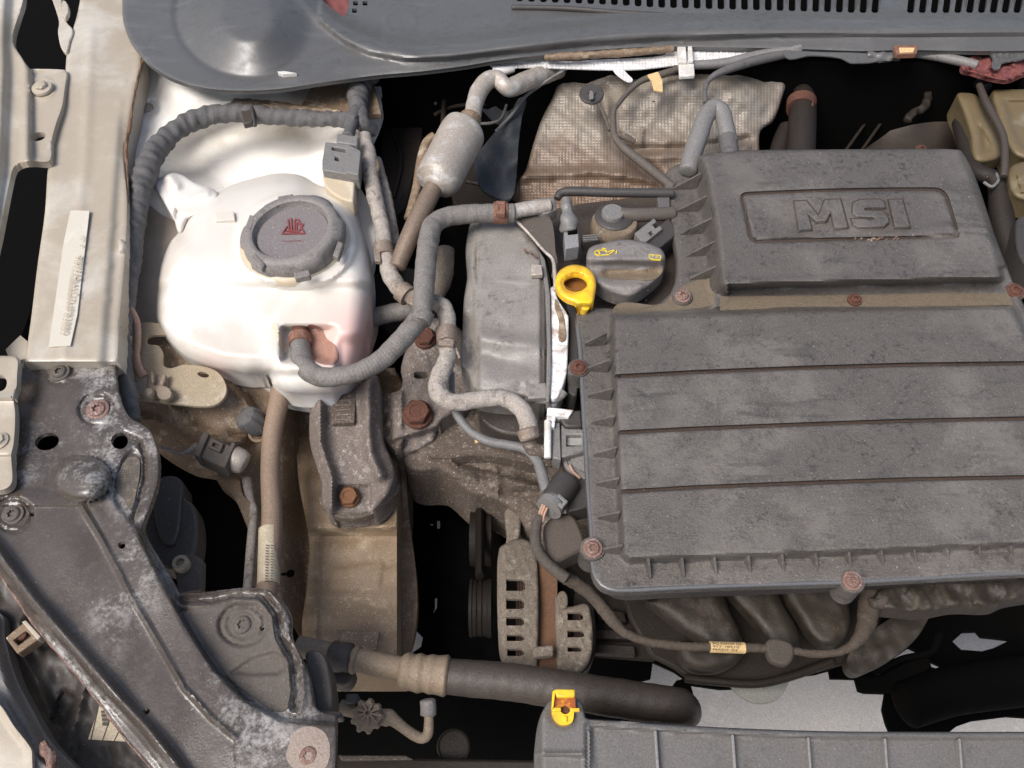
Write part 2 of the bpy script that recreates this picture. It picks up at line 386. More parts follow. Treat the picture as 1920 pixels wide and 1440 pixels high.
m_rubberb = M('brown_dusty_rubber', (.13, .095, .066), (.36, .32, .28), .4, 30, spot=(.065, .045, .032), spa=.85, sps=6, speck=(.6, .55, .5), spk=.66, rough=.8, bump=.6, soft=.12, grain=.35)
m_cable = M('grey_cable', (.075, .073, .072), (.16, .155, .15), .48, 40, rough=.5, bump=.3)
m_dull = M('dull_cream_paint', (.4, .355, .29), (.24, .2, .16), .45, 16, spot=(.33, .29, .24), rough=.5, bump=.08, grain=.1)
m_lip = M('clean_grey_plastic', (.06, .062, .065), (.11, .11, .112), .45, 40, rough=.25, bump=.15, coat=.5, grain=.15)
m_rubberd = M('dark_rubber', (.02, .017, .015), (.055, .043, .034), .5, 40, rough=.5, bump=.3, speck=(.25, .2, .15), spk=.74)
m_tape = M('cloth_tape', (.042, .041, .042), (.105, .1, .098), .5, 34, spot=(.025, .025, .025), spa=.6, rough=.7, bump=.5, bs=800)
m_alu = M('dusty_aluminium', (.56, .54, .51), (.38, .33, .28), .35, 50, spot=(.45, .4, .35), rough=.45, metal=.2, bump=.3, speck=(.8, .78, .75), spk=.68)
m_cast = M('dusty_casting', (.28, .245, .22), (.16, .13, .11), .46, 26, spot=(.46, .42, .39), spa=.8, sps=8, speck=(.5, .46, .43), spk=.66, rough=.75, metal=.05, bump=.8, bs=420, grain=.4)
m_castb = M('brown_casting', (.22, .178, .143), (.105, .08, .062), .5, 30, spot=(.33, .285, .245), spa=.7, sps=7, speck=(.5, .45, .4), spk=.65, rough=.8, metal=.1, bump=.9, bs=420, grain=.4)
m_alt = M('alternator_casting', (.3, .26, .205), (.16, .13, .1), .42, 50, spot=(.38, .34, .285), spa=.7, rough=.85, metal=.05, bump=1, grain=.45)
m_timing = M('timing_cover_plastic', (.15, .137, .123), (.24, .222, .2), .5, 14, spot=(.09, .074, .062), spa=.75, sps=9, speck=(.5, .45, .4), spk=.68, rough=.36, bump=.3, grain=.26, smear=(.36, .34, .32))
m_rust = M('rusty_steel', (.22, .075, .04), (.11, .045, .03), .5, 120, spot=(.33, .16, .1), spa=.5, rough=.8, metal=.2, bump=.7)
m_rustl = M('pale_rusty_steel', (.34, .28, .255), (.2, .115, .09), .42, 110, spot=(.55, .5, .47), spa=.7, rough=.6, metal=.3, bump=.5)
m_copper = M('orange_tube', (.5, .24, .14), (.4, .25, .18), .4, 90, rough=.5, bump=.1)
m_clamp = M('steel_clamp', (.42, .4, .37), (.26, .2, .155), .45, 110, spot=(.6, .57, .54), spa=.6, rough=.5, metal=.3, bump=.6)
m_rclamp = M('rusty_clamp', (.42, .25, .19), (.22, .1, .065), .45, 130, spot=(.55, .45, .38), spa=.5, rough=.6, metal=.25, bump=.5)
m_panel = M('black_painted_steel', (.016, .016, .018), (.07, .056, .046), .54, 12, spot=(.1, .085, .075), spa=.6, sps=9, speck=(.4, .39, .38), spk=.71, rough=.24, bump=.2, coat=.5, wear=(.36, .345, .325), weara=.56, grain=.2)
m_lobe = M('dust_on_steel', (.13, .105, .085), (.09, .075, .062), .5, 30, speck=(.4, .36, .32), spk=.7, rough=.7, bump=.3)
m_white = M('bright_aluminium', (.85, .85, .84), (.4, .33, .28), .2, 60, rough=.45, metal=.1, bump=.3)
m_yellow = M('yellow_plastic', (.9, .56, .02), (.7, .38, .03), .25, 60, rough=.3, bump=.05, coat=.3, grain=.06)
m_amber = M('amber_plastic', (.75, .35, .02), (.3, .08, .02), .35, 90, rough=.35, bump=.1)
m_black = M('gap_shade_black', (.003, .0028, .0026), rough=.9, bump=0, spec=.06, grain=0)  # deep shade of the gaps put into the colour; small black parts too
m_rubberx = M('black_rubber', (.009, .008, .008), (.022, .017, .014), .5, 40, rough=.55, bump=.3, spec=.35)
m_leg = M('chassis_paint_dirty', (.56, .465, .345), (.24, .17, .105), .46, 16, spot=(.5, .42, .31), spa=.6, sps=6, speck=(.6, .52, .4), spk=.68, rough=.6, bump=.3)
m_loom = M('dark_loom_tape', (.028, .024, .021), (.075, .062, .05), .5, 60, rough=.8, bump=.6)
m_dark = M('dark_oily_metal', (.014, .011, .009), (.026, .02, .015), .5, 40, rough=.55, bump=.3, spec=.3)
m_pulley = M('black_pulley', (.007, .006, .005), (.014, .011, .009), .5, 60, rough=.6, bump=.2, spec=.15)
m_man = M('tan_manifold_plastic', (.072, .055, .035), (.032, .025, .018), .46, 22, spot=(.11, .088, .06), spa=.5, rough=.55, bump=.35)
m_res = M('reservoir_plastic', (.24, .225, .15), (.14, .105, .055), .42, 18, rough=.5, bump=.1, sss=.1, grain=.1)
m_red = M('red_cloth', (.3, .075, .07), (.18, .055, .05), .45, 40, rough=.85, bump=.5)
m_redp = M('red_print', (.32, .03, .04), (.2, .05, .05), .4, 200, rough=.6, bump=0)
m_yelp = M('yellow_print', (.72, .55, .05), rough=.6, bump=0)
m_paper = M('paper_label', (.62, .55, .42), (.45, .38, .27), .4, 60, rough=.7, bump=.05)
m_ink = M('black_ink', (.05, .045, .04), rough=.7, bump=0)
m_head = M('headlamp_plastic', (.10, .09, .082), (.06, .05, .042), .5, 25, speck=(.4, .36, .3), spk=.7, rough=.5, bump=.2)
m_conc = M('concrete', (.5, .48, .455), (.39, .37, .35), .45, 9, spot=(.57, .55, .52), spa=.5, sps=10, speck=(.2, .19, .18), spk=.7, rough=.85, bump=.5, bs=200)
m_seam = M('seam_sealer', (.3, .19, .11), (.16, .09, .05), .5, 120, rough=.6, bump=.4)
m_green = M('green_plastic', (.03, .2, .12), rough=.5, bump=0)
m_tape2 = M('masking_tape', (.72, .55, .3), (.6, .42, .2), .4, 90, rough=.7, bump=.1)
m_whitep = M('white_plastic', (.72, .72, .7), (.55, .52, .47), .3, 60, rough=.45, bump=.1)
def foil(name, base, dirt, amt, stain=False):
    m = M(name, base, dirt, amt, 14, spot=(.36, .32, .27), spa=.4, sps=5, rough=.45, metal=.15, bump=0, grain=.1)
    n = m.node_tree.nodes; l = m.node_tree.links; b = n['Principled BSDF']
    uv = n.new('ShaderNodeUVMap'); sx = n.new('ShaderNodeSeparateXYZ'); l.new(uv.outputs[0], sx.inputs[0]); h = None
    if stain:      # rusty water stain soaked up from the lower edge of the shield
        src = b.inputs['Base Color'].links[0].from_socket; ns = n.new('ShaderNodeTexNoise'); ns.inputs['Scale'].default_value = 1.6; ns.inputs['Detail'].default_value = 6; l.new(uv.outputs[0], ns.inputs['Vector'])
        aa = n.new('ShaderNodeMath'); aa.operation = 'MULTIPLY_ADD'; aa.inputs[1].default_value = 1.6; l.new(ns.outputs['Fac'], aa.inputs[0]); l.new(sx.outputs[1], aa.inputs[2])
        mr_ = n.new('ShaderNodeMapRange'); mr_.interpolation_type = 'SMOOTHSTEP'; mr_.inputs['From Min'].default_value = 3.0; mr_.inputs['From Max'].default_value = 4.4; l.new(aa.outputs[0], mr_.inputs['Value'])
        mx = n.new('ShaderNodeMix'); mx.data_type = 'RGBA'; l.new(mr_.outputs[0], mx.inputs['Factor']); l.new(src, mx.inputs[6]); mx.inputs[7].default_value = (.16, .105, .07, 1); l.new(mx.outputs[2], b.inputs['Base Color'])
    for o_, k in ((0, 1.0), (1, 1.12)):
        a = n.new('ShaderNodeMath'); a.operation = 'MULTIPLY'; a.inputs[1].default_value = 100/6.0*3.1416*k; l.new(sx.outputs[o_], a.inputs[0])
        c0 = n.new('ShaderNodeMath'); c0.operation = 'SINE'; l.new(a.outputs[0], c0.inputs[0]); c = n.new('ShaderNodeMath'); c.operation = 'ABSOLUTE'; l.new(c0.outputs[0], c.inputs[0])
        if h is None: h = c.outputs[0]
        else:
            q = n.new('ShaderNodeMath'); q.operation = 'MULTIPLY'; l.new(h, q.inputs[0]); l.new(c.outputs[0], q.inputs[1]); h = q.outputs[0]
    bp = n.new('ShaderNodeBump'); bp.inputs['Strength'].default_value = .6; bp.inputs['Distance'].default_value = .0008; l.new(h, bp.inputs['Height']); l.new(bp.outputs[0], b.inputs['Normal'])
    return m
m_foil = foil('embossed_foil', (.4, .385, .36), (.26, .225, .185), .42, True)
m_foil_lit = foil('embossed_foil_sunlit', (.85, .87, .88), (.7, .68, .66), .3)  # lit copy of the foil, glare of the upper strip painted in

def tint(m, cu, cv, r0, r1, col):
    """colour blended into the base round one place of the sheet (photo pixels)"""
    n = m.node_tree.nodes; l = m.node_tree.links; b = n['Principled BSDF']; src = b.inputs['Base Color'].links[0].from_socket
    uv = n.new('ShaderNodeUVMap'); d = n.new('ShaderNodeVectorMath'); d.operation = 'DISTANCE'; d.inputs[1].default_value = (cu/100, cv/100, 0); l.new(uv.outputs[0], d.inputs[0])
    q = n.new('ShaderNodeMapRange'); q.interpolation_type = 'SMOOTHSTEP'; q.inputs['From Min'].default_value = r1/100; q.inputs['From Max'].default_value = r0/100; l.new(d.outputs['Value'], q.inputs['Value'])
    x = n.new('ShaderNodeMix'); x.data_type = 'RGBA'; l.new(q.outputs[0], x.inputs['Factor']); l.new(src, x.inputs[6]); x.inputs[7].default_value = (*col, 1); l.new(x.outputs[2], b.inputs['Base Color'])
tint(m_tank, 672, 650, 20, 120, (.74, .5, .45)); tint(m_tank, 400, 700, 5, 50, (.76, .6, .56)); tint(m_tank, 520, 400, 90, 230, (.64, .6, .54))  # pinks are the coolant inside; the last paints shading on the upper shell

# ================================================================== ground and car body
gx = Wn([-900, 2800, 2800, -900], [-100, -100, 2300, 2300], -1500)
g0 = [(-9000, -6000, -1500), (9000, -6000, -1500), (9000, 14000, -1500), (-9000, 14000, -1500)]
gm = mesh(np.array(g0)*S, [(0, 1, 2, 3)]); go = finish('ground', gm, m_conc, kind='structure')

body = thing('car_body', 'cream painted car body with dirty inner wing and rail left of the engine', 'car body', (300, 500, -100))
# --- rail along the top of the wing
rail_o = [(150, -60, 1), (150, 0), (137, 55), (126, 95), (118, 190), (92, 300), (84, 400), (70, 500), (58, 600), (46, 680, 1), (222, 680, 1), (226, 600), (236, 480), (240, 380), (234, 290), (241, 240), (252, 180), (266, 110), (262, 40), (258, -60, 1)]
def rail_z(U, V):
    t = (V/665.)
    x0 = 150-100*t; x1 = 262-40*t; q = (U-x0)/(x1-x0)
    z = 30+5*np.cos(q*3)+3*wob(U, V, 260, 3)
    z = z-10*ss((q-.78)/.12)*ss((V-180)/80)                       # step down to the inner edge
    z = z+3*gau(dist(U, V, [(170, 60), (160, 300), (120, 660)]), 10)
    for cu, cv in ((232, 155), (226, 194), (213, 422), (203, 560), (205, 500)): z = z+2.5*gau(np.hypot(U-cu, V-cv), 5)
    return z-rnd_edge(sdf(U, V, rl), 7)
rl = spline(rail_o, True, 10)
sheet('fender_rail', rail_o, rail_z, m_cream, body, step=6, thick=60)
seam = tube('seam_sealer', [(268, 112, 26, 2), (258, 150, 24, 2.6), (250, 190, 24, 2), (243, 240, 22, 3.2), (238, 262, 22, 3), (236, 285, 18, 3.4), (239, 320, 14, 2), (240, 380, 10, 2)], m_seam, body, seg=8, lump=.12)
vin = prism('number_strip', [(132, 394, 1), (168, 395, 1), (160, 470, 1), (145, 590, 1), (132, 648, 1), (91, 650, 1), (104, 560, 1), (120, 450, 1)], lambda U, V: 37+0*U, 2, M('pale_label', (.63, .59, .51), (.55, .51, .43), .4, 40, rough=.5, bump=.05, grain=.04), body, bevel=.6, smooth=False, step=300)
m_stamp = M('stamped_digits', (.42, .36, .27), rough=.6, bump=0)
text('stamped_number', '9BWAB45U7HP83880', 12, (141, 480, 43), (112, 628, 43), m_stamp, vin, diry=(200, 490, 43), depth=.3)
text('stamped_number', '5T WM  Y', 7, (152, 440, 43), (138, 560, 43), m_stamp, vin, diry=(200, 450, 43), depth=.3)
tube('edge_tab', [(226, 452, 24, 5), (230, 462, 22, 7), (228, 472, 22, 5)], m_cream, body, seg=8)
# --- hinge arm
hin = thing('bonnet_hinge', 'white painted hinge arm in the dark gap beside the rail, top left corner', 'hinge', (112, 60, 20))
prism('arm', [(84, -40), (98, 0), (110, 40), (108, 62), (122, 98), (131, 76), (137, 56), (124, 40), (118, 20), (108, -40)], 44, 14, m_cream, hin, bevel=3)
prism('hinge_ear', [(118, 0), (127, 8), (128, 24), (122, 34), (116, 22)], 56, 12, m_cream, hin, bevel=2)

# --- strut tower and inner wing
tow_o = [(236, 60, 1), (262, 40), (330, 90), (560, 110), (760, 80, 1), (765, 140), (715, 160), (716, 205), (692, 262), (660, 300), (672, 345), (700, 400), (690, 520), (600, 600), (400, 600), (234, 600, 1), (240, 460), (246, 380), (240, 290), (243, 240), (258, 150)]
def tow_z(U, V):
    z = -45-0.05*(U-240)-40*ss((V-330)/90)-30*ss((V-500)/150)
    z = z-80*ss((ell(U, V, 470, 285, 190, 95, -6)*-1+1.05)/.5)          # round bowl of the strut tower
    z = z+8*gau(ell(U, V, 480, 285, 200, 105, -6)-1, .09)*1.0
    z = z-9*ss((1.15-ell(U, V, 283, 203, 19, 15, -25))/.3)-5*ss((1.1-ell(U, V, 270, 198, 9, 5, 0))/.3)
    z = z+6*gau(dist(U, V, [(560, 330), (600, 275), (560, 262)]), 12)+6*gau(dist(U, V, [(470, 335), (540, 300), (620, 285)]), 9)
    z = z+18*gau(dist(U, V, [(345, 165), (420, 195), (560, 210), (640, 215)]), 14)
    return z+3*wob(U, V, 120, 5)
sheet('strut_tower', tow_o, tow_z, m_cream_lit, body, step=8, thick=30)
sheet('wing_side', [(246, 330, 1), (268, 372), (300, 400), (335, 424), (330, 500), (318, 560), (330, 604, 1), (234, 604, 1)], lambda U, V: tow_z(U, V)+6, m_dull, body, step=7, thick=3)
# dished washer on the tower
rings('blanking_plug', (275, 203, -52), [(13, -3), (13, 2), (9, 4), (2, 4.5)], m_cream, body, seg=20)
# ledge of dirty metal under the cowl edge
prism('cowl_ledge', [(585, 160, 1), (700, 150, 1), (715, 212, 1), (640, 214), (560, 205, 1), (568, 190)], -28, 18, m_creamd, body, bevel=3)
tube('ledge_edge', [(440, 190, -30, 5), (500, 195, -26, 7), (560, 203, -22, 6), (640, 212, -24, 5)], m_creamd, body, seg=10, lump=.1)

iw_o = [(228, 560, 1), (330, 560, 1), (420, 640), (520, 690), (740, 690, 1), (760, 740), (762, 900), (764, 1230), (620, 1240, 1), (560, 1190), (520, 1120), (470, 1090), (476, 990), (455, 950), (410, 893), (360, 880), (296, 842), (262, 800), (232, 770), (228, 700)]
def iw_z(U, V):
    z = -110-.75*np.clip(V-690, 0, 260)-.12*(U-230)
    z = z-80*ss((U-520)/60)*ss((V-650)/80)
    z = z+35*ss((1.05-ell(U, V, 395, 775, 95, 70, 25))/.25)               # swollen seat of the headlamp bracket
    z = z-12*gau(dist(U, V, [(318, 745), (380, 800), (440, 815), (480, 818)]), 6)
    z = z+14*gau(dist(U, V, [(255, 780), (330, 800), (420, 812)]), 9)
    z = z+12*gau(dist(U, V, [(440, 735), (470, 760), (468, 790)]), 7)
    return z+6*wob(U, V, 90, 8)
sheet('inner_wing', iw_o, iw_z, m_creamd, body, step=8, thick=30)
tab_o = [(236, 606, 1), (290, 608), (330, 600), (345, 640), (300, 648), (290, 628), (276, 634), (282, 642), (300, 648), (308, 668), (306, 690), (350, 684), (402, 692), (420, 715), (425, 745), (350, 760), (310, 752), (240, 742, 1)]
tab_o = [(236, 606, 1), (300, 606), (345, 630, 1), (296, 628), (276, 632), (277, 644), (298, 648), (306, 664), (306, 684), (320, 690), (345, 683), (395, 690), (418, 708), (424, 738), (400, 760), (330, 757), (240, 746, 1)]
prism('lamp_bracket', tab_o, lambda U, V: -70-.2*(V-600), 8, M('cream_paint_dull', (.5, .45, .36), (.3, .24, .16), .42, 30, rough=.55, bump=.15), body, bevel=1.5, holes=[eout(381, 702, 11, 5, 12, 14)])
# flange of the wing beside the headlamp opening
prism('panel_edge', [(405, 893), (440, 935), (462, 985), (470, 1000), (475, 950), (455, 925), (440, 880)], -215, 30, m_creamd, body, bevel=2)

# --- chassis leg: the big dirty beam
leg_o = [(545, 700, 1), (760, 700, 1), (765, 860), (762, 960), (756, 1000), (756, 1250, 1), (575, 1250, 1), (566, 1180), (575, 1100), (580, 1020), (560, 900)]
def leg_z(U, V):
    z = -300-30*ss((V-985)/22)-0.05*(V-700)
    z = z-170*ss((U-744)/16)
    z = z-16*ss((580+.0*V-U)/-14*-1)
    z = z+10*gau(dist(U, V, [(600, 995), (700, 990), (740, 985)]), 7)
    z = z+5*sdf_step(U, V, [(622, 1068), (720, 1052), (712, 1100), (620, 1100)], 4)
    z = z+7*gau(dist(U, V, [(598, 1010), (592, 1200)]), 5)-14*ss((5-np.hypot(U-709, V-957))/4)
    return z+4*wob(U, V, 70, 12)
def sdf_step(U, V, poly, w): return ss(sdf(U, V, poly)/w+.5)
sheet('chassis_leg', leg_o, leg_z, m_leg, body, step=6, thick=180, feats=lines_off([(744, 705), (744, 1240)], (0, 4, 8, 12), corner=True))
prism('bracket_plate', [(630, 1180, 1), (712, 1184, 1), (706, 1215, 1), (660, 1222, 1), (630, 1200, 1)], -325, 10, m_creamd, body, bevel=2)
tube('stud', [(528, 1077, -290, 3), (545, 1076, -290, 3)], m_black, body, seg=8)
rings('hole_rim', (545, 1076, -288), [(7, 0), (8, 2), (5, 2), (4, -6), (.5, -6)], m_black, body, seg=16)

# firewall and outer walls that close the bay
fw = [(-600, 1010, 0), (1340, 1010, 0), (1340, 1010, -760), (-600, 1010, -760)]
finish('firewall', mesh(np.array(fw+[(x, y+30, z) for x, y, z in fw])*S, [(3, 2, 1, 0), (4, 5, 6, 7), (0, 1, 5, 4), (1, 2, 6, 5), (2, 3, 7, 6), (3, 0, 4, 7)]), m_black, body)
wl = [(-1180, 1010, -60), (-1000, 300, -60), (-960, -500, -60), (-960, -500, -760), (-1000, 300, -760), (-1180, 1010, -760)]
n = len(wl); finish('wing_wall', mesh(np.array(wl+[(x-12, y, z) for x, y, z in wl])*S, [(0, 1, 4, 5), (1, 2, 3, 4), (6, 11, 10, 7), (7, 10, 9, 8), (0, 6, 7, 1), (1, 7, 8, 2)]), m_black, body)
wl = [(1330, 1010, -60), (1330, -500, -60), (1330, -500, -760), (1330, 1010, -760)]
finish('wing_wall', mesh(np.array(wl+[(x+12, y, z) for x, y, z in wl])*S, [(3, 2, 1, 0), (4, 5, 6, 7), (0, 1, 5, 4)]), m_black, body)

# ================================================================== black undertray added to stand for the shade in the gaps, open to the floor
ut = thing('undertray_backing', 'black undertray added as backing for the shaded gaps, with ragged openings showing the concrete floor', 'undertray', (1100, 900, -720))
HO = [
 [(1224, 1241), (1264, 1259), (1283, 1272), (1268, 1276), (1255, 1294), (1225, 1288), (1192, 1279), (1220, 1272)],
 [(1295, 1284), (1350, 1292), (1420, 1290), (1480, 1278), (1494, 1268), (1530, 1264), (1555, 1257), (1558, 1272), (1604, 1273), (1610, 1295), (1622, 1299), (1660, 1300), (1655, 1330), (1662, 1356), (1674, 1384), (1300, 1384), (1308, 1330)],
 [(1786, 1203), (1806, 1185), (1832, 1184), (1841, 1194), (1894, 1200), (1863, 1215), (1841, 1221), (1802, 1218)],
 [(1705, 1214), (1726, 1224), (1710, 1232), (1687, 1238), (1681, 1248), (1664, 1243)],
 [(1738, 1237), (1775, 1253), (1762, 1256), (1740, 1248)],
 [(1641, 1259), (1649, 1248), (1657, 1254), (1651, 1265), (1643, 1266)],
 [(1765, 1384), (1795, 1361), (1824, 1351), (1889, 1343), (1935, 1346), (1935, 1384)],
 [(777, 880), (822, 880), (831, 896), (850, 904), (877, 915), (877, 930), (831, 930), (806, 915), (793, 915)],
 [(754, 1178), (764, 1167), (777, 1178), (793, 1194), (789, 1215), (777, 1230), (754, 1236)],
 [(819, 973), (825, 973), (825, 991), (819, 991)], [(807, 979), (812, 979), (812, 985), (807, 985)],
 [(815, 1119), (820, 1119), (819, 1140), (813, 1149), (812, 1146), (815, 1138)], [(766, 1116), (768, 1116), (768, 1123), (766, 1122)], [(778, 1114), (781, 1114), (781, 1117), (778, 1117)]]
prism('tray', [(-200, -400, 1), (2200, -400, 1), (2200, 1400, 1), (1100, 1400, 1), (1100, 1520, 1), (200, 1500, 1), (-200, 1300, 1)], -720, 12, m_black, ut, bevel=0, holes=HO, smooth=False)

# ================================================================== outer wing (fender) on the far left
fen = thing('front_fender', 'cream front fender edge with bolted tab and oval hole down the left side', 'fender', (60, 200, 60))
fo = [(-120, -80, 1), (48, -80, 1), (45, 0), (36, 30), (25, 78), (42, 110), (56, 129, 1), (122, 131), (127, 136), (124, 160), (118, 200), (106, 235), (98, 268), (98, 290), (92, 304), (60, 304), (44, 305), (28, 314), (20, 340), (8, 400), (-2, 450), (-60, 700, 1), (-160, 700, 1)]
fl = spline(fo, True, 10)
def fen_z(U, V):
    e = np.interp(V, [-80, 0, 78, 128, 315, 450], [20, 12, 8, 10, 2, -20])
    z = 62-.0*U+22*ss((e+14-U)/22)+6*gau(U-(e+30+.05*V), 8)
    z = z-14*ss((U-54)/9)*ss((V-125)/8)
    z = z-9*ss((1.25-ell(U, V, 80, 165, 19, 17))/.2)*0+3*gau(ell(U, V, 78, 166, 22, 20)-1, .12)
    z = z+5*gau(V-302, 5)*ss((U-40)/20)
    return z-rnd_edge(sdf(U, V, fl), 4)+1.5*wob(U, V, 160, 2)
sheet('panel', fo, fen_z, m_cream, fen, step=5, thick=14, holes=[eout(72, 256, 14, 8, -14)])
rings('bolt', (79, 165, 57), [(19, -3), (19, 1), (18, 2.5), (11, 4), (11, 8, 'hex'), (9, 9.5), (2, 9.8)], m_cream, fen, axis=(0, -.1, 1), seg=36)
# lower bracket
lb = thing('fender_bracket', 'cream stepped bracket with round hole and bolt at the left edge beside the black panel', 'bracket', (10, 780, 50))
lo = [(-60, 668, 1), (30, 668), (35, 674), (34, 705), (33, 725), (27, 742), (30, 770), (30, 800), (27, 835), (23, 852), (25, 900), (18, 914), (0, 921), (-60, 921, 1)]
ll = spline(lo, True, 8)
def lb_z(U, V): return 52-12*ss((V-742)/10)+8*gau(V-745, 6)-rnd_edge(sdf(U, V, ll), 4)-8*ss((V-850)/8)
sheet('plate', lo, lb_z, m_cream, lb, step=5, thick=12, holes=[eout(-2, 718, 15, 16, 0)])
rings('bolt', (-4, 827, 42), [(19, -3), (19, 1), (13, 3), (12, 7, 'hex'), (2, 8)], m_cream, lb, seg=36)
prism('ear', [(10, 655, 1), (38, 628, 1), (52, 640, 1), (48, 672, 1), (20, 680, 1)], 18, 6, m_cream, lb, bevel=1)

# ================================================================== black painted support panel, lower left
sp = thing('radiator_support_panel', 'black painted steel panel with pale corrosion running diagonally across the lower left', 'body panel', (250, 1050, 0))
so_ = [(48, 664, 1), (130, 666), (214, 660), (220, 668), (217, 700), (226, 750), (243, 782), (262, 793), (284, 812), (297, 850), (297, 900), (286, 940), (270, 982), (272, 1000), (300, 1048), (337, 1112, 1), (400, 1108), (462, 1102), (500, 1106), (526, 1122), (545, 1155), (548, 1195), (566, 1232), (580, 1262), (586, 1300), (596, 1330), (632, 1340, 1), (630, 1460), (628, 1520, 1), (340, 1520, 1), (283, 1440), (233, 1382), (187, 1319), (137, 1257), (83, 1194), (42, 1140), (0, 1077), (-60, 1000, 1), (-60, 930, 1), (0, 922), (24, 905), (28, 835), (28, 745), (36, 700)]
spl = spline(so_, True, 8)
L_out = [(-60, 960), (0, 1040), (62, 1123), (142, 1215), (217, 1302), (275, 1365), (321, 1423), (380, 1500)]
L_cre = [(154, 948), (196, 1019), (250, 1123), (304, 1215), (346, 1290), (400, 1348), (442, 1382)]
L_in = [(200, 919), (250, 986), (304, 1094), (346, 1173), (400, 1257), (458, 1315), (525, 1352), (640, 1362)]
L_lobe = [(345, 1125), (400, 1122), (442, 1112), (492, 1114), (520, 1148), (527, 1194), (552, 1240), (557, 1300), (552, 1325)]
L_arc = [(232, 815), (262, 828), (272, 862), (271, 900), (260, 940), (250, 975)]
def chan(U, V):     # side of the inner crease: positive towards the lower left
    d = dist(U, V, L_in); c = inside(U, V, L_in+[(640, 1600), (-200, 1600), (-200, 919)]); return np.where(c, d, -d)
def sp_z(U, V):
    z = 6+4*wob(U, V, 200, 4)
    c = chan(U, V); low = ss((V-905)/40)
    z = z-26*ss((-c+2)/10)*ss((V-960)/60)*ss((U-245)/30)                       # lobe lies lower than the channel
    z = z+9*gau(dist(U, V, L_cre), 5)+5*ss((dist(U, V, L_cre)*np.where(inside(U, V, L_cre+[(442, 1600), (-200, 1600), (-200, 948)]), -1, 1)+4)/16)*low*ss((c+4)/8)
    do = dist(U, V, L_out); z = z+22*gau(do, 12)-34*ss((do-12)/12)*np.where(inside(U, V, L_out+[(-60, 1600), (-300, 1600), (-300, 960)]), 1, 0)
    z = z+42*np.sqrt(np.clip(1-ell(U, V, 152, 898, 54, 42, 0)**2*.9, 0, 1))**.8+5*gau(dist(U, V, [(152, 898), (175, 950)]), 30)
    z = z-10*gau(dist(U, V, L_lobe), 7)+5*gau(dist(U, V, L_lobe)-13, 5)
    z = z-10*gau(dist(U, V, L_arc), 5)-6*ss((1.05-ell(U, V, 240, 900, 24, 60, 14))/.2)
    for cu, cv, r in ((25, 965, 40), (183, 768, 38), (455, 1172, 48)):
        e = ell(U, V, cu, cv, r, r*.86); z = z-7*ss((1.05-e)/.18)+3*gau(e-.72, .08)
    z = z-4*gau(ell(U, V, 112, 698, 24, 21)-1, .2)
    z = z-6*sdf_step(U, V, [(432, 1262), (470, 1235), (515, 1222), (533, 1235), (534, 1255), (522, 1264), (470, 1266)], 8)
    z = z-3*gau(dist(U, V, [(48, 672), (214, 668)]), 3)
    return z-rnd_edge(sdf(U, V, spl), 5)
panel = sheet('panel', so_, sp_z, m_panel, sp, step=4, thick=10, feats=lines_off(L_out, (-14, -9, -4, 0, 4, 9, 14, 19))+lines_off(L_cre, (-8, -4, 0, 4, 8))+lines_off(L_in, (-9, -4, 1, 5))+lines_off(L_lobe, (-8, -4, 0, 4, 8), 5), holes=[eout(88, 828, 23, 16, -14), eout(224, 827, 16, 15), eout(228, 1022, 7, 7, n=12), eout(275, 1333, 6, 6, n=12), eout(492, 1178, 4.5, 4.5, n=10), eout(60, 965, 4, 3.5, n=10)])
# dust on the lobe and worn patch: thin skins of dirt lying on the steel
lobe_o = [(355, 1130), (398, 1130), (440, 1122), (488, 1124), (510, 1152), (517, 1194), (543, 1243), (546, 1300), (528, 1335), (470, 1305), (415, 1255), (364, 1170)]
sheet('dust_film', lobe_o, lambda U, V: sp_z(U, V)+2, m_lobe, sp, step=4, thick=1, holes=[eout(492, 1178, 5.5, 5.5, n=10)])
m_worn = M('worn_tan_patch', (.32, .24, .13), (.1, .085, .07), .45, 50, spot=(.45, .36, .22), speck=(.08, .06, .05), spk=.62, rough=.7, bump=.5)
sheet('worn_patch', [(236, 862), (258, 858), (262, 885), (256, 920), (245, 955), (236, 942), (218, 915), (224, 885)], lambda U, V: sp_z(U, V)+3, m_worn, sp, step=4, thick=1)
for u, v, z, r, m, lb_ in ((112, 698, 12, 19, m_lobe, 'dull screw sunk in the panel'), (183, 768, 3, 22, m_rustl, 'rusty domed screw'), (455, 1172, -24, 24, m_lobe, 'dusty screw in a dished seat'), (24, 965, 2, 21, m_lobe, 'brown screw by the left edge'), (579, 1418, 10, 25, m_rustl, 'pale corroded screw')):
    screw(sp, u, v, z, r, m, axis=(0, -.12, 1), label=lb_)
tube('rusty_edge', [(-50, 1018, -34, 2), (0, 1077, -34, 2.2), (42, 1140, -34, 2), (83, 1194, -34, 2.6), (137, 1257, -34, 2), (187, 1319, -34, 2.4), (233, 1382, -34, 2), (283, 1440, -34, 2.2), (330, 1500, -34, 2)], m_rustl, sp, seg=8, lump=.2)
sheet('corrosion_patch', [(540, 1400), (555, 1370), (585, 1362), (612, 1378), (618, 1420), (600, 1448), (560, 1446), (538, 1425)], lambda U, V: sp_z(U, V)+.9, M('pale_corrosion', (.45, .42, .4), (.3, .24, .2), .5, 90, rough=.8, bump=.5), sp, step=6, thick=1)

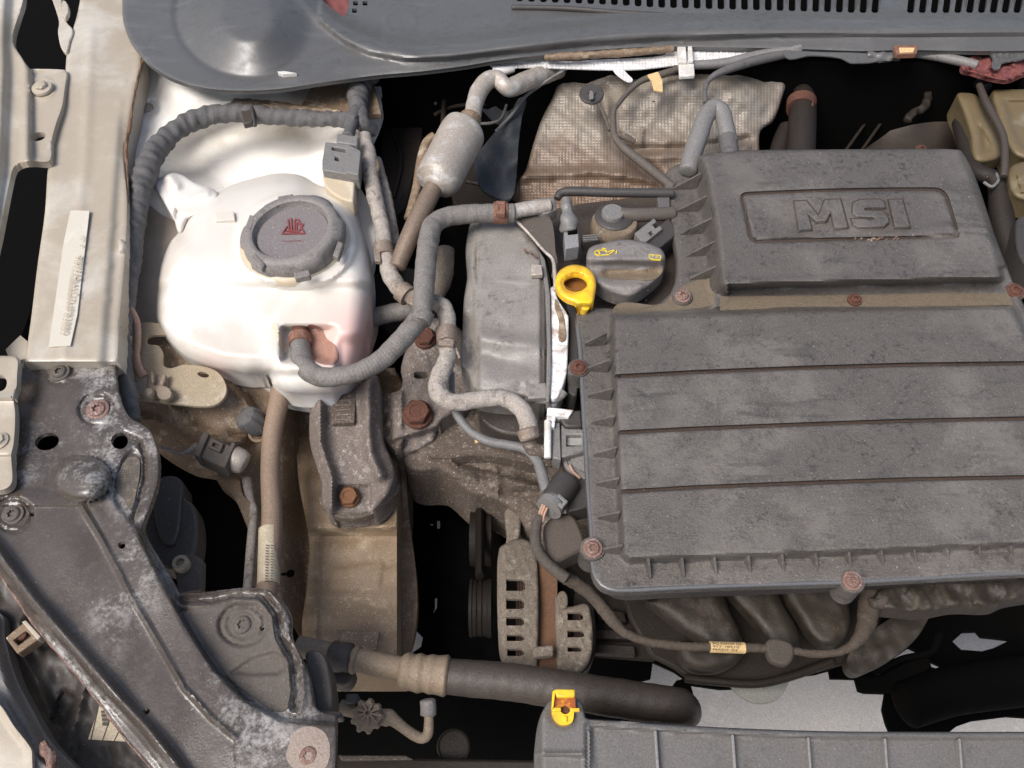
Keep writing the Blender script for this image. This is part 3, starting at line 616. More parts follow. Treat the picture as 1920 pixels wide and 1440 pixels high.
# ================================================================== headlamp and bumper below it
hl = thing('headlamp_housing', 'brown dusty headlamp housing with paper label below the black panel, lower left', 'headlamp', (120, 1280, -120))
ho = [(-80, 1040, 1), (40, 1100), (140, 1230), (260, 1390), (330, 1520, 1), (-80, 1520, 1)]
def hl_z(U, V): return -95-.15*(V-1100)+16*gau(dist(U, V, [(45, 1150), (20, 1200), (60, 1260), (110, 1370)]), 10)+10*gau(dist(U, V, [(160, 1280), (120, 1440)]), 8)-14*sdf_step(U, V, [(118, 1290), (145, 1310), (120, 1360), (95, 1350)], 10)+4*wob(U, V, 60, 6)
sheet('shell', ho, hl_z, m_head, hl, step=7, thick=40)
lab = prism('paper_label', [(187, 1322, 1), (235, 1390, 1), (165, 1386, 1)], -108, 3, m_paper, hl, bevel=0, smooth=False)
for k in range(12): stroke('barcode', [[(190+1.4*k*.2, 1334+2.6*k, -107.2), (203, 1334+2.6*k, -107.2)]], 1.2 if k % 3 else 2.2, m_ink, lab, depth=.2) if k < 11 else None
stroke('printed_line', [[(183, 1330, -107), (170, 1386, -107)], [(205, 1350, -107), (192, 1388, -107)], [(222, 1372, -107), (214, 1389, -107)]], 1, m_ink, lab, depth=.2)
cl = thing('lamp_clip', 'small cream clip with a rusty slot between headlamp and black panel', 'clip', (42, 1190, -70))
prism('clip_body', [(10, 1196, 1), (46, 1166, 1), (76, 1196, 1), (32, 1226, 1)], -62, 22, m_creamd, cl, bevel=2, smooth=False, holes=[[(24, 1200), (48, 1182), (58, 1192), (34, 1210)]])
prism('clip_lip', [(40, 1166, 1), (48, 1162, 1), (77, 1193, 1), (70, 1200, 1)], -52, 20, m_cream, cl, bevel=1.5, smooth=False)
rings('screw', (42, 1192, -70), [(9, 0), (8, 4), (2, 5)], m_rust, cl, seg=16)
bu = thing('front_bumper', 'grey curved bumper edge with a pale strip in the bottom left corner', 'bumper', (30, 1350, -60))
bo = [(-80, 1130, 1), (0, 1150), (10, 1200), (30, 1270), (60, 1330), (95, 1390), (150, 1450), (190, 1530, 1), (-80, 1530, 1)]
bl = spline(bo, True, 8)
def bu_z(U, V):
    d = sdf(U, V, bl); return -50-26*(1-ss(d/26))+16*ss((d-30)/8)*ss((V-1300)/30)-6*ss((d-60)/10)+2*wob(U, V, 90, 1)
sheet('skin', bo, bu_z, m_greyp, bu, step=6, thick=30)
sheet('pale_strip', [(-60, 1270, 1), (0, 1322), (25, 1360), (58, 1404), (60, 1420), (62, 1500, 1), (-60, 1500, 1)], lambda U, V: -22+0*U-6*ss((sdf(U, V, [(-60, 1250), (0, 1330), (54, 1412), (50, 1520), (-60, 1520)]))/5), m_cream, bu, step=6, thick=8)
tube('clip_stub', [(80, 1400, -38, 10), (92, 1418, -30, 9), (98, 1440, -30, 8)], m_rustl, bu, seg=10, lump=.15)

hb = thing('headlamp_rear_cover', 'grey plastic headlamp back with screw lug, in the dark opening right of the black panel', 'headlamp part', (320, 970, -180))
prism('cover', [(280, 905), (300, 893), (340, 900), (345, 930), (362, 945), (370, 985), (366, 1030), (352, 1060), (300, 1060), (270, 1000), (276, 950)], -150, 60, m_head, hb, bevel=6)
prism('raised_collar', [(285, 915), (305, 893), (338, 898), (340, 935), (325, 1020), (300, 1010)], -140, 20, m_head, hb, bevel=4)
prism('lug_arm', [(322, 1045, 1), (352, 1038), (378, 1046, 1), (376, 1105, 1), (335, 1112, 1)], -142, 30, m_lobe, hb, bevel=3)
rings('screw_lug', (339, 1056, -128), [(15, -14), (15, 4), (14, 6), (8, 6), (7, -4), (1, -4)], M('cream_plastic', (.5, .45, .36), (.35, .28, .2), .4, 80, rough=.6, bump=.2), hb, seg=24)

# ================================================================== coolant expansion tank
tk = thing('coolant_expansion_tank', 'white translucent expansion tank with a grey screw cap beside the left rail', 'coolant tank', (500, 540, -60))
to = [(338, 432), (352, 405), (380, 378), (412, 358), (445, 343), (480, 333), (520, 325), (560, 328), (598, 345), (640, 352), (663, 372), (680, 430), (695, 485), (699, 540), (695, 590), (684, 650), (668, 700), (652, 728), (620, 740), (560, 741), (530, 735), (512, 722), (502, 704), (460, 703), (400, 690), (350, 672), (315, 640), (295, 605), (292, 570), (296, 530), (304, 490), (320, 452)]
tl = spline(to, True, 10)
def tk_z(U, V):
    d = sdf(U, V, tl); q = np.clip(d/46., 0, 1)
    z = -110+85*np.sqrt(1-(1-q)**2)
    z = z+22*ss((545-V)/22)                                                        # upper deck under the cap
    z = z-20*ss((V-690)/18)*ss((U-495)/10)
    z = z+12*ss((1.12-ell(U, V, 555, 452, 106, 84))/.1)
    z = z-34*ss((U-522)/12)*ss((640-U)/30)*ss((V-607)/12)*ss((684-V)/16)           # recess round the outlet
    z = z-26*ss((U-622)/20)*ss((V-620)/30)
    z = z+3*gau(dist(U, V, [(300, 600), (350, 640), (420, 664), (500, 668)]), 6)
    z = z+3*gau(dist(U, V, [(395, 392), (440, 360), (520, 340)]), 7)
    return z+1.2*wob(U, V, 150, 9)
sheet('tank_body', to, tk_z, m_tank, tk, step=5, thick=45)
sheet('tank_underside', [(302, 560), (400, 560), (690, 560), (680, 660), (650, 730), (600, 745), (520, 735), (400, 695), (320, 655)], lambda U, V: -165+0*U, m_tank, tk, step=14, thick=60)
ao = [(286, 342), (300, 333), (325, 324), (345, 330), (372, 345), (408, 362), (400, 392), (350, 412), (338, 436), (326, 410), (305, 375)]
al_ = spline(ao, True, 8)
sheet('mounting_arm', ao, lambda U, V: -40-rnd_edge(sdf(U, V, al_), 8)+12*gau(dist(U, V, [(316, 330), (330, 348)]), 10)+8*gau(dist(U, V, [(355, 372), (388, 362)]), 7)-10*sdf_step(U, V, [(330, 392), (340, 398), (332, 412), (326, 402)], 4), m_tank, tk, step=4, thick=20)
prism('moulded_mark', [(402, 398, 1), (438, 396, 1), (440, 412, 1), (404, 414, 1)], 4, 12, m_tank, tk, bevel=1, smooth=False)
rings('neck_ring', (553, 453, 8), [(101, -10), (102, 2), (100, 6), (94, 9), (80, 9), (80, 0)], m_tankd, tk, seg=60, axis=(0, -.05, 1))
cap = rings('cap', (553, 449, 15), [(95, -8), (96, 6, ('lobe', 6, .025)), (97, 10, ('lobe', 6, .03)), (94, 22, ('lobe', 6, .025)), (89, 27), (86, 29), (80, 31), (74, 31), (71, 29), (69, 18), (66, 15), (40, 14), (2, 14)], m_cap, tk, seg=96, axis=(-.1, -.03, 1), label='grey dusty screw cap with red warning mark')
rings('cap_disc', (549, 438, 36), [(68, 0), (67, 1), (2, 1.2)], m_capd, cap, seg=48, axis=(-.1, -.03, 1))
for a in range(6):
    t = R(a*60+20); cu, cv = 551+88*math.cos(t), 442+72*math.sin(t)
    prism('grip', qb(cu, cv, 30, 12, math.degrees(t)+90), 43, 16, m_cap, cap, bevel=3, smooth=False)
zc = 39
P_ = lambda u, v: (u, v, zc+(549-u)*-.08)
stroke('warning_mark', [[P_(529, 438), P_(571, 438)], [P_(529, 438), P_(538, 425)], [P_(571, 438), P_(560, 418)], [P_(540, 412), P_(542, 432)], [P_(546, 410), P_(547, 432)], [P_(552, 432), P_(553, 412), P_(560, 412), P_(566, 428)], [P_(556, 418), P_(556, 434)], [P_(538, 433), P_(560, 435)], [P_(562, 432), P_(569, 420)]], 3.2, m_redp, cap, depth=1.4)
text('warning_text', 'WARNING', 4, (528, 453, zc), (576, 453, zc), m_redp, cap, depth=.3)
sheet('coolant_seen_through', [(576, 612), (600, 614), (612, 634), (630, 650), (632, 678), (604, 682), (584, 668)], lambda U, V: tk_z(U, V)+1.5, M('pink_coolant_wall', (.5, .3, .24), (.36, .2, .15), .5, 60, rough=.45, bump=.05, sss=.2), tk, step=4, thick=1)
sheet('tan_stain', [(512, 606), (528, 625), (540, 652), (534, 664), (520, 640)], lambda U, V: tk_z(U, V)+1.5, M('tan_stain', (.6, .46, .28), (.7, .6, .45), .5, 60, rough=.5, bump=.05), tk, step=4, thick=1)
# outlet stub on the tank
tube('outlet_stub', [(562, 615, -48, 15), (563, 632, -48, 17), (563, 645, -50, 16)], m_rust, tk, seg=18)
prism('label_tab', [(605, 335, 1), (606, 300, 1), (668, 306, 1), (662, 378, 1), (640, 372), (610, 350)], 2, 50, m_tankd, tk, bevel=4)
# level sensor plug on that neck
cn = thing('level_sensor_plug', 'grey connector plug with square window standing on the neck behind the tank', 'connector', (640, 290, 20))
prism('plug', [(610, 266, 1), (652, 270, 1), (676, 282, 1), (672, 330, 1), (604, 318, 1), (604, 300, 1)], 24, 40, m_greyp, cn, bevel=2, smooth=False, holes=[[(622, 274), (648, 279), (647, 286), (622, 281)], [(628, 292), (636, 294), (635, 302), (627, 300)]])
prism('latch', [(652, 280, 1), (677, 284, 1), (672, 328, 1), (648, 322, 1)], 31, 20, m_greyp, cn, bevel=2, smooth=False)
prism('backshell', [(632, 250, 1), (672, 255, 1), (670, 272, 1), (630, 266, 1)], 26, 30, m_greyp, cn, bevel=3, smooth=False)
tube('lead', [(652, 258, 12, 12), (658, 242, 6, 9), (662, 228, 0, 10)], m_tape, cn, wrap=(10, 1.5))

# ================================================================== taped harness round the tank
hs = thing('wiring_harness', 'long cloth taped wiring harness curving from the cowl down the left rail', 'wiring harness', (450, 212, -20))
tube('taped_loom', [(668, 228, 0, 13), (640, 224, -4, 14), (600, 223, -8, 14), (540, 220, -10, 15), (490, 216, -8, 16), (440, 212, -6, 17), (395, 216, -6, 17), (350, 232, -8, 18), (315, 256, -10, 18), (288, 290, -12, 20), (272, 325, -14, 21), (262, 365, -18, 18), (254, 410, -22, 18), (248, 470, -26, 17), (240, 540, -32, 16), (233, 600, -38, 15), (230, 650, -40, 14), (234, 700, -44, 14), (242, 745, -50, 15), (250, 790, -60, 13)], m_tape, hs, seg=20, wrap=(24, 1.5), lump=.05, step=3)
tube('branch', [(700, 135, 10, 18), (680, 150, 0, 19), (672, 175, -6, 19), (672, 205, -8, 17), (680, 232, -14, 14), (700, 245, -40, 12)], m_tape, hs, seg=18, wrap=(16, 2.6), lump=.04)
tube('branch', [(672, 205, 0, 12), (660, 222, 0, 12), (652, 240, 0, 8)], m_tape, hs, seg=12, wrap=(9, 1.5))
prism('tie_clip', [(424, 196, 1), (440, 184, 1), (462, 186, 1), (480, 200, 1), (474, 228, 1), (456, 232, 1), (450, 205, 1)], 12, 16, m_rubberd, hs, bevel=3)
tube('cable_tie', [(472, 196, 8, 4), (474, 212, 13, 3), (478, 236, 2, 4)], m_blackp, hs, seg=8)
rings('retaining_stud', (236, 636, -50), [(6, 0), (6, 3), (3, 5), (1, 5)], m_black, hs, seg=12)

# ================================================================== bits on the inner wing
cp = thing('orange_wire_sleeve', 'thin salmon coloured sleeve dropping beside the harness to a clip', 'wire sleeve', (256, 640, -60))
tube('sleeve', [(243, 576, -30, 4), (250, 588, -38, 6), (257, 608, -50, 6.5), (258, 640, -62, 6.5), (256, 670, -72, 6.5), (262, 692, -80, 7), (270, 706, -86, 8)], m_copper, cp, seg=12)
wc = thing('wing_clip', 'beige plastic clip with round stud on the inner wing below the orange sleeve', 'clip', (285, 722, -80))
for q in (([(254, 706), (268, 700), (276, 712), (268, 740), (256, 738)], -84), ([(270, 712), (310, 706), (314, 722), (300, 742), (270, 734)], -88), ([(282, 696), (286, 695), (288, 716), (284, 717)], -74), ([(306, 700), (311, 702), (304, 722), (299, 720)], -74), ([(296, 724), (318, 728), (320, 744), (298, 746)], -76)):
    prism('clip_wing', q[0], q[1], 12, M('beige_plastic', (.42, .37, .3), (.28, .22, .16), .45, 80, rough=.6, bump=.2) if q[1] == -84 else bpy.data.materials['beige_plastic'], wc, bevel=2)
rings('stud', (278, 738, -78), [(12, -10), (12, 0), (9, 5), (2, 7)], bpy.data.materials['beige_plastic'], wc, seg=20)
kb = thing('adjuster_knob', 'dark fluted knob standing on the inner wing beside the vertical pipe', 'knob', (485, 797, -150))
rings('knob', (488, 800, -190), [(21, 0), (22, 6, ('lobe', 9, .05)), (24, 34, ('lobe', 9, .05)), (20, 42, ('lobe', 9, .05)), (10, 46), (1, 47)], m_tape, kb, seg=54, axis=(-.5, .0, 1))
rings('bezel', (492, 806, -192), [(28, 0), (28, 3), (23, 4), (22, 0)], m_creamd, kb, seg=30, axis=(-.3, 0, 1))
c2 = thing('headlamp_connector', 'dark dusty electrical connector with a pale sleeve above the headlamp opening', 'connector', (400, 845, -150))
prism('housing', qb(398, 843, 62, 44, 24), -140, 50, m_lobe, c2, bevel=4, smooth=False)
prism('latch', qb(404, 834, 26, 18, 24), -132, 10, m_lobe, c2, bevel=2, smooth=False, holes=[np.array([p[:2] for p in qb(404, 834, 12, 8, 24)])])
prism('front_rib', qb(377, 832, 12, 48, 24), -132, 40, m_lobe, c2, bevel=2, smooth=False)
prism('rear_rib', qb(428, 852, 8, 50, 24), -134, 40, m_lobe, c2, bevel=2, smooth=False)
tube('pale_sleeve', [(436, 858, -162, 24), (452, 866, -166, 23), (458, 869, -168, 20)], m_alu, c2, seg=20)
tube('lead', [(372, 835, -160, 8), (350, 848, -166, 5), (335, 850, -170, 3), (318, 842, -172, 3), (300, 838, -176, 3)], m_rubber, c2, seg=8)

# ================================================================== vertical pipe beside the leg
vp = thing('vertical_coolant_pipe', 'cream brown pipe with a printed label running down between headlamp opening and chassis leg', 'pipe', (508, 900, -200))
tube('pipe', [(530, 690, -150, 18), (524, 745, -160, 18), (513, 800, -175, 18), (508, 850, -185, 18), (507, 900, -190, 18), (510, 960, -195, 19), (508, 1020, -195, 20), (500, 1120, -195, 20)], M('dusty_painted_pipe', (.4, .33, .26), (.24, .17, .12), .48, 35, speck=(.55, .48, .4), spk=.7, rough=.6, bump=.3), vp, seg=20)
tube('thin_pipe', [(462, 900, -230, 10), (470, 940, -225, 8), (476, 960, -220, 8), (472, 1010, -215, 9), (464, 1110, -212, 9)], m_rubberb, vp, seg=12)
pl_ = tube('printed_label', [(505, 992, -193, 19.6), (503, 1096, -193, 20.6)], m_paper, vp, seg=20, step=60, round_end=False)
for k in range(14):
    v_ = 1022+k*5.2; stroke('print_row', [[(509-.1*k, v_, -171), (512-.1*k, v_+1, -171)], [(499-.1*k, v_, -171), (503-.1*k, v_+1.2, -171)]], 1.6, m_ink, pl_, depth=.3)

# ================================================================== engine mount on the leg
em = thing('engine_mount_bracket', 'grey cast engine mount bracket with rusty bolt standing on the chassis leg', 'engine mount', (650, 850, -200))
eo = [(588, 748), (620, 742), (655, 735), (695, 706), (708, 705), (714, 740), (716, 790), (720, 828), (732, 856), (740, 880), (739, 905), (726, 932), (700, 958), (665, 968), (630, 964), (608, 950), (602, 900), (592, 870), (582, 835), (580, 790)]
el = spline(eo, True, 8)
def em_z(U, V):
    z = -165-.25*(V-740)+28*gau(dist(U, V, [(600, 750), (600, 830), (622, 895), (622, 950)]), 9)+30*gau(dist(U, V, [(690, 715), (690, 800), (694, 850), (712, 890)]), 12)
    z = z-16*ss((V-905)/12)*ss((U-622)/8)*ss((700-U)/10)
    return z-rnd_edge(sdf(U, V, el), 16)*1.0+2*wob(U, V, 40, 3)
sheet('casting', eo, em_z, m_cast, em, step=4, thick=70)
prism('foot_plate', [(600, 930), (612, 958), (650, 972), (700, 962), (742, 925), (748, 905), (720, 930), (640, 950)], -245, 22, m_castb, em, bevel=3)
prism('embossed_mark', [(624, 742, 1), (668, 736, 1), (664, 792, 1), (622, 794, 1)], -166, 14, m_castb, em, bevel=1.5, smooth=False)
stroke('embossed_line', [[(630, 752+k*9, -165), (658, 750+k*9, -165)] for k in range(5)], 3, m_cast, em, depth=1.2)
hexbolt(em, 655, 932, -222, 17, 14, M('brown_rusty_steel', (.28, .11, .04), (.16, .07, .03), .5, 100, rough=.8, bump=.5), axis=(0, -.25, 1), label='brown rusty bolt')

ea = thing('engine_support_arm', 'speckled grey cast arm with slot and red rusty bolts between mount and timing cover', 'engine bracket', (790, 730, -200))
eo2 = [(762, 652), (772, 625), (800, 600), (840, 600), (880, 640), (890, 700), (870, 760), (828, 790), (816, 822), (800, 836), (768, 850), (745, 846), (722, 826), (710, 790), (708, 760), (715, 742), (752, 728), (752, 690)]
el2 = spline(eo2, True, 8)
def ea_z(U, V):
    z = -150-.28*(V-620)-26*ss((742-U)/14)*ss((V-725)/10)+10*gau(dist(U, V, [(752, 735), (752, 800)]), 5)
    z = z-30*ss((V-806-.3*(790-U))/12)
    return z-rnd_edge(sdf(U, V, el2), 12)+2*wob(U, V, 36, 4)
sheet('casting', eo2, ea_z, m_cast, ea, step=4, thick=80, holes=[[(776, 699), (781, 697), (797, 697), (802, 700), (802, 707), (797, 710), (781, 710), (776, 707)]])
sheet('side_web', [(700, 748), (730, 738), (752, 738), (755, 800), (750, 842), (726, 830), (704, 800)], lambda U, V: -205-.2*(V-740)+8*wob(U, V, 25, 2), m_castb, ea, step=5, thick=40)
hexbolt(ea, 783, 777, -186, 24, 20, m_rust, label='large red rusty bolt')
hexbolt(ea, 797, 634, -148, 18, 14, m_rust, label='rusty bolt half hidden by the hose')

# ================================================================== timing cover and cylinder head
tc_ = thing('timing_cover', 'brown grey plastic timing belt cover with wavy left edge in the middle of the bay', 'timing cover', (950, 600, -80))
t_o = [(886, 412, 1), (880, 425), (873, 470), (876, 520), (870, 560), (867, 620), (863, 668), (866, 688), (878, 700), (888, 728), (920, 738), (985, 744), (1000, 752), (1026, 750), (1030, 700), (1032, 640), (1034, 553), (1026, 500), (1012, 468), (985, 432), (968, 408, 1)]
tl_ = spline(t_o, True, 8)
def tc_z(U, V):
    z = -62-.05*(V-400)+16*ss((U-(888+.02*(V-420)))/12)*0
    z = z+12*ss((U-893)/10)-12*ss((U-1012)/4)-14*ss((U-1020)/4)
    z = z+10*gau(dist(U, V, [(893, 430), (886, 500), (893, 540), (893, 620)]), 6)
    z = z+13*gau(ell(U, V, 950, 640, 90, 14, 8), 1)-8*gau(ell(U, V, 945, 676, 80, 13, 12), 1)+7*gau(ell(U, V, 965, 712, 60, 12, 0), 1)
    z = z-24*gau(dist(U, V, [(870, 600), (880, 680)]), 14)
    z = z+5*gau(dist(U, V, [(985, 720), (988, 742)]), 5)
    return z-rnd_edge(sdf(U, V, tl_), 12)+2.4*wob(U, V, 70, 14)
sheet('cover', t_o, tc_z, m_timing, tc_, step=4, thick=70)
prism('clip_tab', [(996, 494, 1), (1016, 496, 1), (1018, 515, 1), (996, 515, 1)], -42, 12, m_alu, tc_, bevel=2, smooth=False)
prism('square_pad', [(988, 720, 1), (1024, 717, 1), (1026, 745, 1), (990, 747, 1)], -62, 14, m_timing, tc_, bevel=2, smooth=False)
prism('edge_strip', [(1011, 470, 1), (1022, 486, 1), (1032, 553, 1), (1034, 700, 1), (1030, 752, 1), (1024, 752, 1), (1026, 640, 1), (1022, 540, 1)], -55, 30, m_greyp, tc_, bevel=2)
chips = [(993, 470), (1000, 476), (982, 466)]
for i, (a, b) in enumerate(chips): prism('chip', [(a, b), (a+5, b+1), (a+7, b+5), (a+2, b+5)], -42, 5, m_rustl, tc_, bevel=.5)
prism('lower_foot', [(900, 768), (980, 764), (1040, 770), (1090, 776), (1085, 812), (1010, 816), (930, 806)], -150, 60, m_head, tc_, bevel=5)

ch = thing('cylinder_head', 'bright aluminium head face showing as a white strip between timing cover and black air box', 'cylinder head', (1045, 650, -90))
prism('bright_face', [(1036, 535), (1046, 560), (1062, 584), (1066, 592), (1065, 660), (1062, 700), (1052, 732), (1044, 745), (1032, 745), (1034, 640), (1033, 560)], -62, 80, m_white, ch, bevel=3)
prism('brown_gasket_face', [(1040, 560), (1052, 582), (1058, 600), (1054, 640), (1048, 600)], -57, 10, m_creamd, ch, bevel=1)
prism('black_lip', [(1064, 560), (1078, 570), (1084, 600), (1082, 740), (1066, 735), (1068, 600)], -84, 60, m_blackp, ch, bevel=3)
prism('lower_corner', [(1026, 763, 1), (1076, 768, 1), (1066, 782, 1), (1042, 780, 1), (1040, 800, 1), (1024, 800, 1)], -80, 40, m_white, ch, bevel=2, smooth=False)
tube('rubber_seal', [(985, 748, -82, 5), (1020, 752, -80, 6), (1045, 748, -76, 7), (1058, 735, -70, 8)], m_rubber, ch, seg=10)
prism('head_deck', [(985, 400, 1), (1090, 380, 1), (1260, 360, 1), (1300, 560, 1), (1120, 600, 1), (1050, 600, 1), (1040, 540, 1), (1015, 460, 1)], -120, 90, M('dirty_brown_alloy', (.12, .085, .06), (.06, .045, .035), .5, 50, speck=(.3, .25, .2), spk=.7, rough=.7, bump=.5), ch, bevel=6)

# bracket at the hose end
br = thing('hose_support_bracket', 'grimy triangular sheet bracket behind the timing cover at the end of the ribbed hose', 'bracket', (1005, 430, -40))
prism('plate', [(966, 398, 1), (985, 390), (1020, 396), (1034, 412), (1040, 440), (1042, 470), (1046, 492), (1040, 520, 1), (1034, 518, 1), (1036, 488), (1020, 468), (990, 430), (968, 412, 1)], lambda U, V: -32-.1*(V-400), 6, m_lobe, br, bevel=1.5)
tube('rolled_edge', [(966, 412, -30, 3), (990, 436, -34, 3), (1018, 468, -38, 3), (1036, 486, -38, 3.5), (1040, 510, -38, 4), (1042, 545, -44, 4)], m_alu, br, seg=8)
prism('pipe_stop', [(1000, 372, 1), (1040, 370, 1), (1044, 392, 1), (1020, 400), (1000, 392, 1)], -20, 30, m_greyp, br, bevel=3)

# ================================================================== hoses
mh = thing('overflow_hose', 'thick ribbed grey hose from the tank outlet round to the clamp above the timing cover', 'hose', (790, 520, -20))
tube('hose', [(563, 645, -46, 18), (564, 664, -44, 19), (574, 690, -40, 20), (600, 706, -36, 19), (640, 705, -30, 18), (680, 694, -26, 18), (718, 672, -22, 19), (750, 640, -16, 20), (775, 612, -10, 20), (790, 592, -6, 20)], m_rubber, mh, seg=20, ribs=(6.5, .22), lump=.015, step=1.6)
tube('hose', [(790, 594, -4, 18), (794, 560, 0, 19), (798, 500, 4, 20), (804, 450, 6, 19.5), (812, 422, 6, 19), (835, 408, 4, 18), (870, 402, 0, 18), (915, 400, -6, 18), (962, 400, -12, 18)], m_rubber, mh, seg=20, ribs=(7, .16), lump=.015, step=1.8)
band(mh, (787, 604, -8), (793, 586, -2), 22, m_rubber, name='joint_sleeve')
c_ = band(mh, (925, 399, -8), (951, 400, -10), 20.5, m_rclamp, label='pinkish rusty spring clamp')
prism('clamp_ear', [(930, 376, 1), (948, 376, 1), (947, 400, 1), (930, 399, 1)], 18, 14, m_rclamp, c_, bevel=1.5, smooth=False, holes=[[(935, 382), (943, 382), (943, 392), (935, 392)]])
band(mh, (562, 630, -46), (563, 646, -46), 21, m_rclamp, label='rusty clamp at the tank outlet')
tube('metal_spigot', [(955, 399, -12, 14), (985, 392, -14, 14), (1030, 386, -18, 13)], m_alu, mh, seg=16)

bh = thing('brown_heater_hose', 'brown dusty hose running behind the tank and bending round under the timing cover', 'hose', (830, 690, -60))
tube('hose', [(684, 255, -20, 12), (690, 290, -24, 15), (697, 340, -28, 15), (708, 390, -34, 15), (717, 430, -38, 15), (722, 470, -40, 15), (730, 510, -46, 16), (748, 540, -50, 16), (780, 562, -54, 15)], m_rubberb, bh, seg=18, lump=.03)
tube('hose', [(805, 565, -50, 15), (830, 574, -50, 16), (838, 595, -50, 16), (838, 622, -50, 15)], m_rubberb, bh, seg=18, lump=.03)
tube('hose', [(838, 640, -50, 16), (840, 665, -52, 17), (832, 690, -54, 18), (822, 715, -56, 18), (824, 738, -56, 18), (842, 752, -56, 17), (870, 754, -56, 16), (905, 748, -56, 16), (940, 746, -58, 17), (968, 758, -60, 17), (986, 782, -64, 17), (994, 812, -72, 17)], m_rubberb, bh, seg=20, lump=.03)
for (a, b, r) in (((718, 462, -38), (722, 482, -40), 19), ((752, 545, -48), (766, 556, -50), 20), ((836, 618, -48), (838, 644, -48), 19)):
    c_ = band(bh, a, b, r, m_clamp); 
prism('clamp_ear', [(700, 455, 1), (712, 450, 1), (714, 490, 1), (702, 488, 1)], -22, 12, m_clamp, bh, bevel=2, smooth=False)
prism('clamp_ear', [(770, 545, 1), (796, 560, 1), (790, 580, 1), (762, 566, 1)], -34, 12, m_clamp, bh, bevel=2, smooth=False)
prism('clamp_ear', [(822, 636, 1), (852, 638, 1), (850, 648, 1), (822, 646, 1)], -26, 10, m_clamp, bh, bevel=2, smooth=False)
tube('clamp_wire', [(848, 612, -38, 2.5), (850, 640, -40, 2.5), (862, 672, -50, 2.5)], m_clamp, bh, seg=8)
tube('end_collar', [(988, 806, -66, 20), (993, 822, -74, 19)], m_clamp, bh, seg=18)
tube('spigot', [(990, 818, -84, 15), (1000, 842, -96, 14), (1040, 850, -110, 14)], m_castb, bh, seg=16)

h3 = thing('rear_brown_hose', 'narrow dark brown hose just right of the heater hose behind the tank', 'hose', (725, 370, -70))
tube('hose', [(706, 300, -60, 9), (716, 335, -64, 10), (726, 375, -70, 10), (736, 420, -76, 9), (742, 460, -84, 9)], m_rubberb, h3, seg=12, lump=.03)
prism('tan_sleeve', [(672, 258), (694, 256), (700, 280), (712, 308), (706, 322), (680, 325), (672, 300)], -18, 30, M('tan_dusty_plastic', (.4, .3, .18), (.25, .18, .11), .45, 60, rough=.7, bump=.3), h3, bevel=6)
h4 = thing('lower_cross_hose', 'grey hose passing low behind the tank toward the timing cover', 'hose', (740, 580, -130))
tube('hose', [(690, 598, -150, 17), (720, 590, -146, 17), (760, 582, -140, 18), (800, 570, -136, 17)], m_rubber, h4, seg=18, lump=.02)
h5 = thing('upright_hose_stub', 'short tan grey pipe bend rising behind the ribbed hose left of the timing cover', 'pipe', (830, 500, -110))
tube('pipe', [(834, 470, -90, 18), (833, 505, -100, 18), (824, 540, -112, 17), (806, 565, -124, 15)], m_alt, h5, seg=18, lump=.02)

tw = thing('thin_black_cable', 'thin black rubber cable curving from under the brown hose to the dark connector', 'cable', (940, 830, -110))
tube('cable', [(846, 700, -90, 6), (848, 742, -96, 6), (856, 775, -100, 8), (878, 805, -104, 8), (912, 826, -106, 9), (950, 834, -108, 9), (985, 842, -108, 9), (1006, 862, -106, 10), (1016, 888, -104, 11), (1024, 920, -102, 11)], m_cable, tw, seg=14, lump=.02)

# ================================================================== air conditioning pipe with muffler
mf = thing('ac_pipe_muffler', 'grey aluminium pipe with a fat cylindrical muffler behind the expansion tank', 'pipe', (845, 290, 30))
def TT(n, pts, m, **k): return tube(n, pts, m, mf, **k)
# muffler as one turned body along its axis
tube('muffler', [(880, 226, 28, 20), (876, 236, 27, 22), (872, 243, 26, 38), (866, 252, 25, 43), (845, 292, 22, 43), (824, 332, 19, 43), (819, 342, 18, 38), (815, 348, 17, 24)], m_alu, mf, seg=36, step=3)
tube('brown_collar', [(882, 222, 28, 21), (877, 236, 27, 21)], m_copper if False else m_creamd, mf, seg=24, round_end=False)
tube('pipe', [(886, 220, 28, 16), (890, 195, 30, 16), (899, 170, 32, 17), (914, 152, 34, 17), (932, 148, 34, 16), (945, 160, 30, 15), (955, 165, 22, 17), (980, 155, 10, 18), (1010, 143, -6, 18), (1060, 124, -36, 18)], m_alu, mf, seg=20, lump=.01)
tube('pipe', [(817, 344, 16, 17), (808, 362, 10, 18), (790, 398, 0, 19), (770, 440, -14, 18), (755, 475, -30, 17), (745, 500, -40, 16)], M('brown_grey_pipe', (.33, .27, .22), (.2, .15, .11), .45, 50, speck=(.5, .45, .4), spk=.7, rough=.5, metal=.3, bump=.3), mf, seg=20)
tube('thin_pipe', [(815, 255, -40, 9), (800, 270, -50, 10), (790, 305, -60, 10), (782, 350, -70, 9), (772, 390, -80, 9), (766, 410, -84, 9)], m_creamd, mf, seg=14)

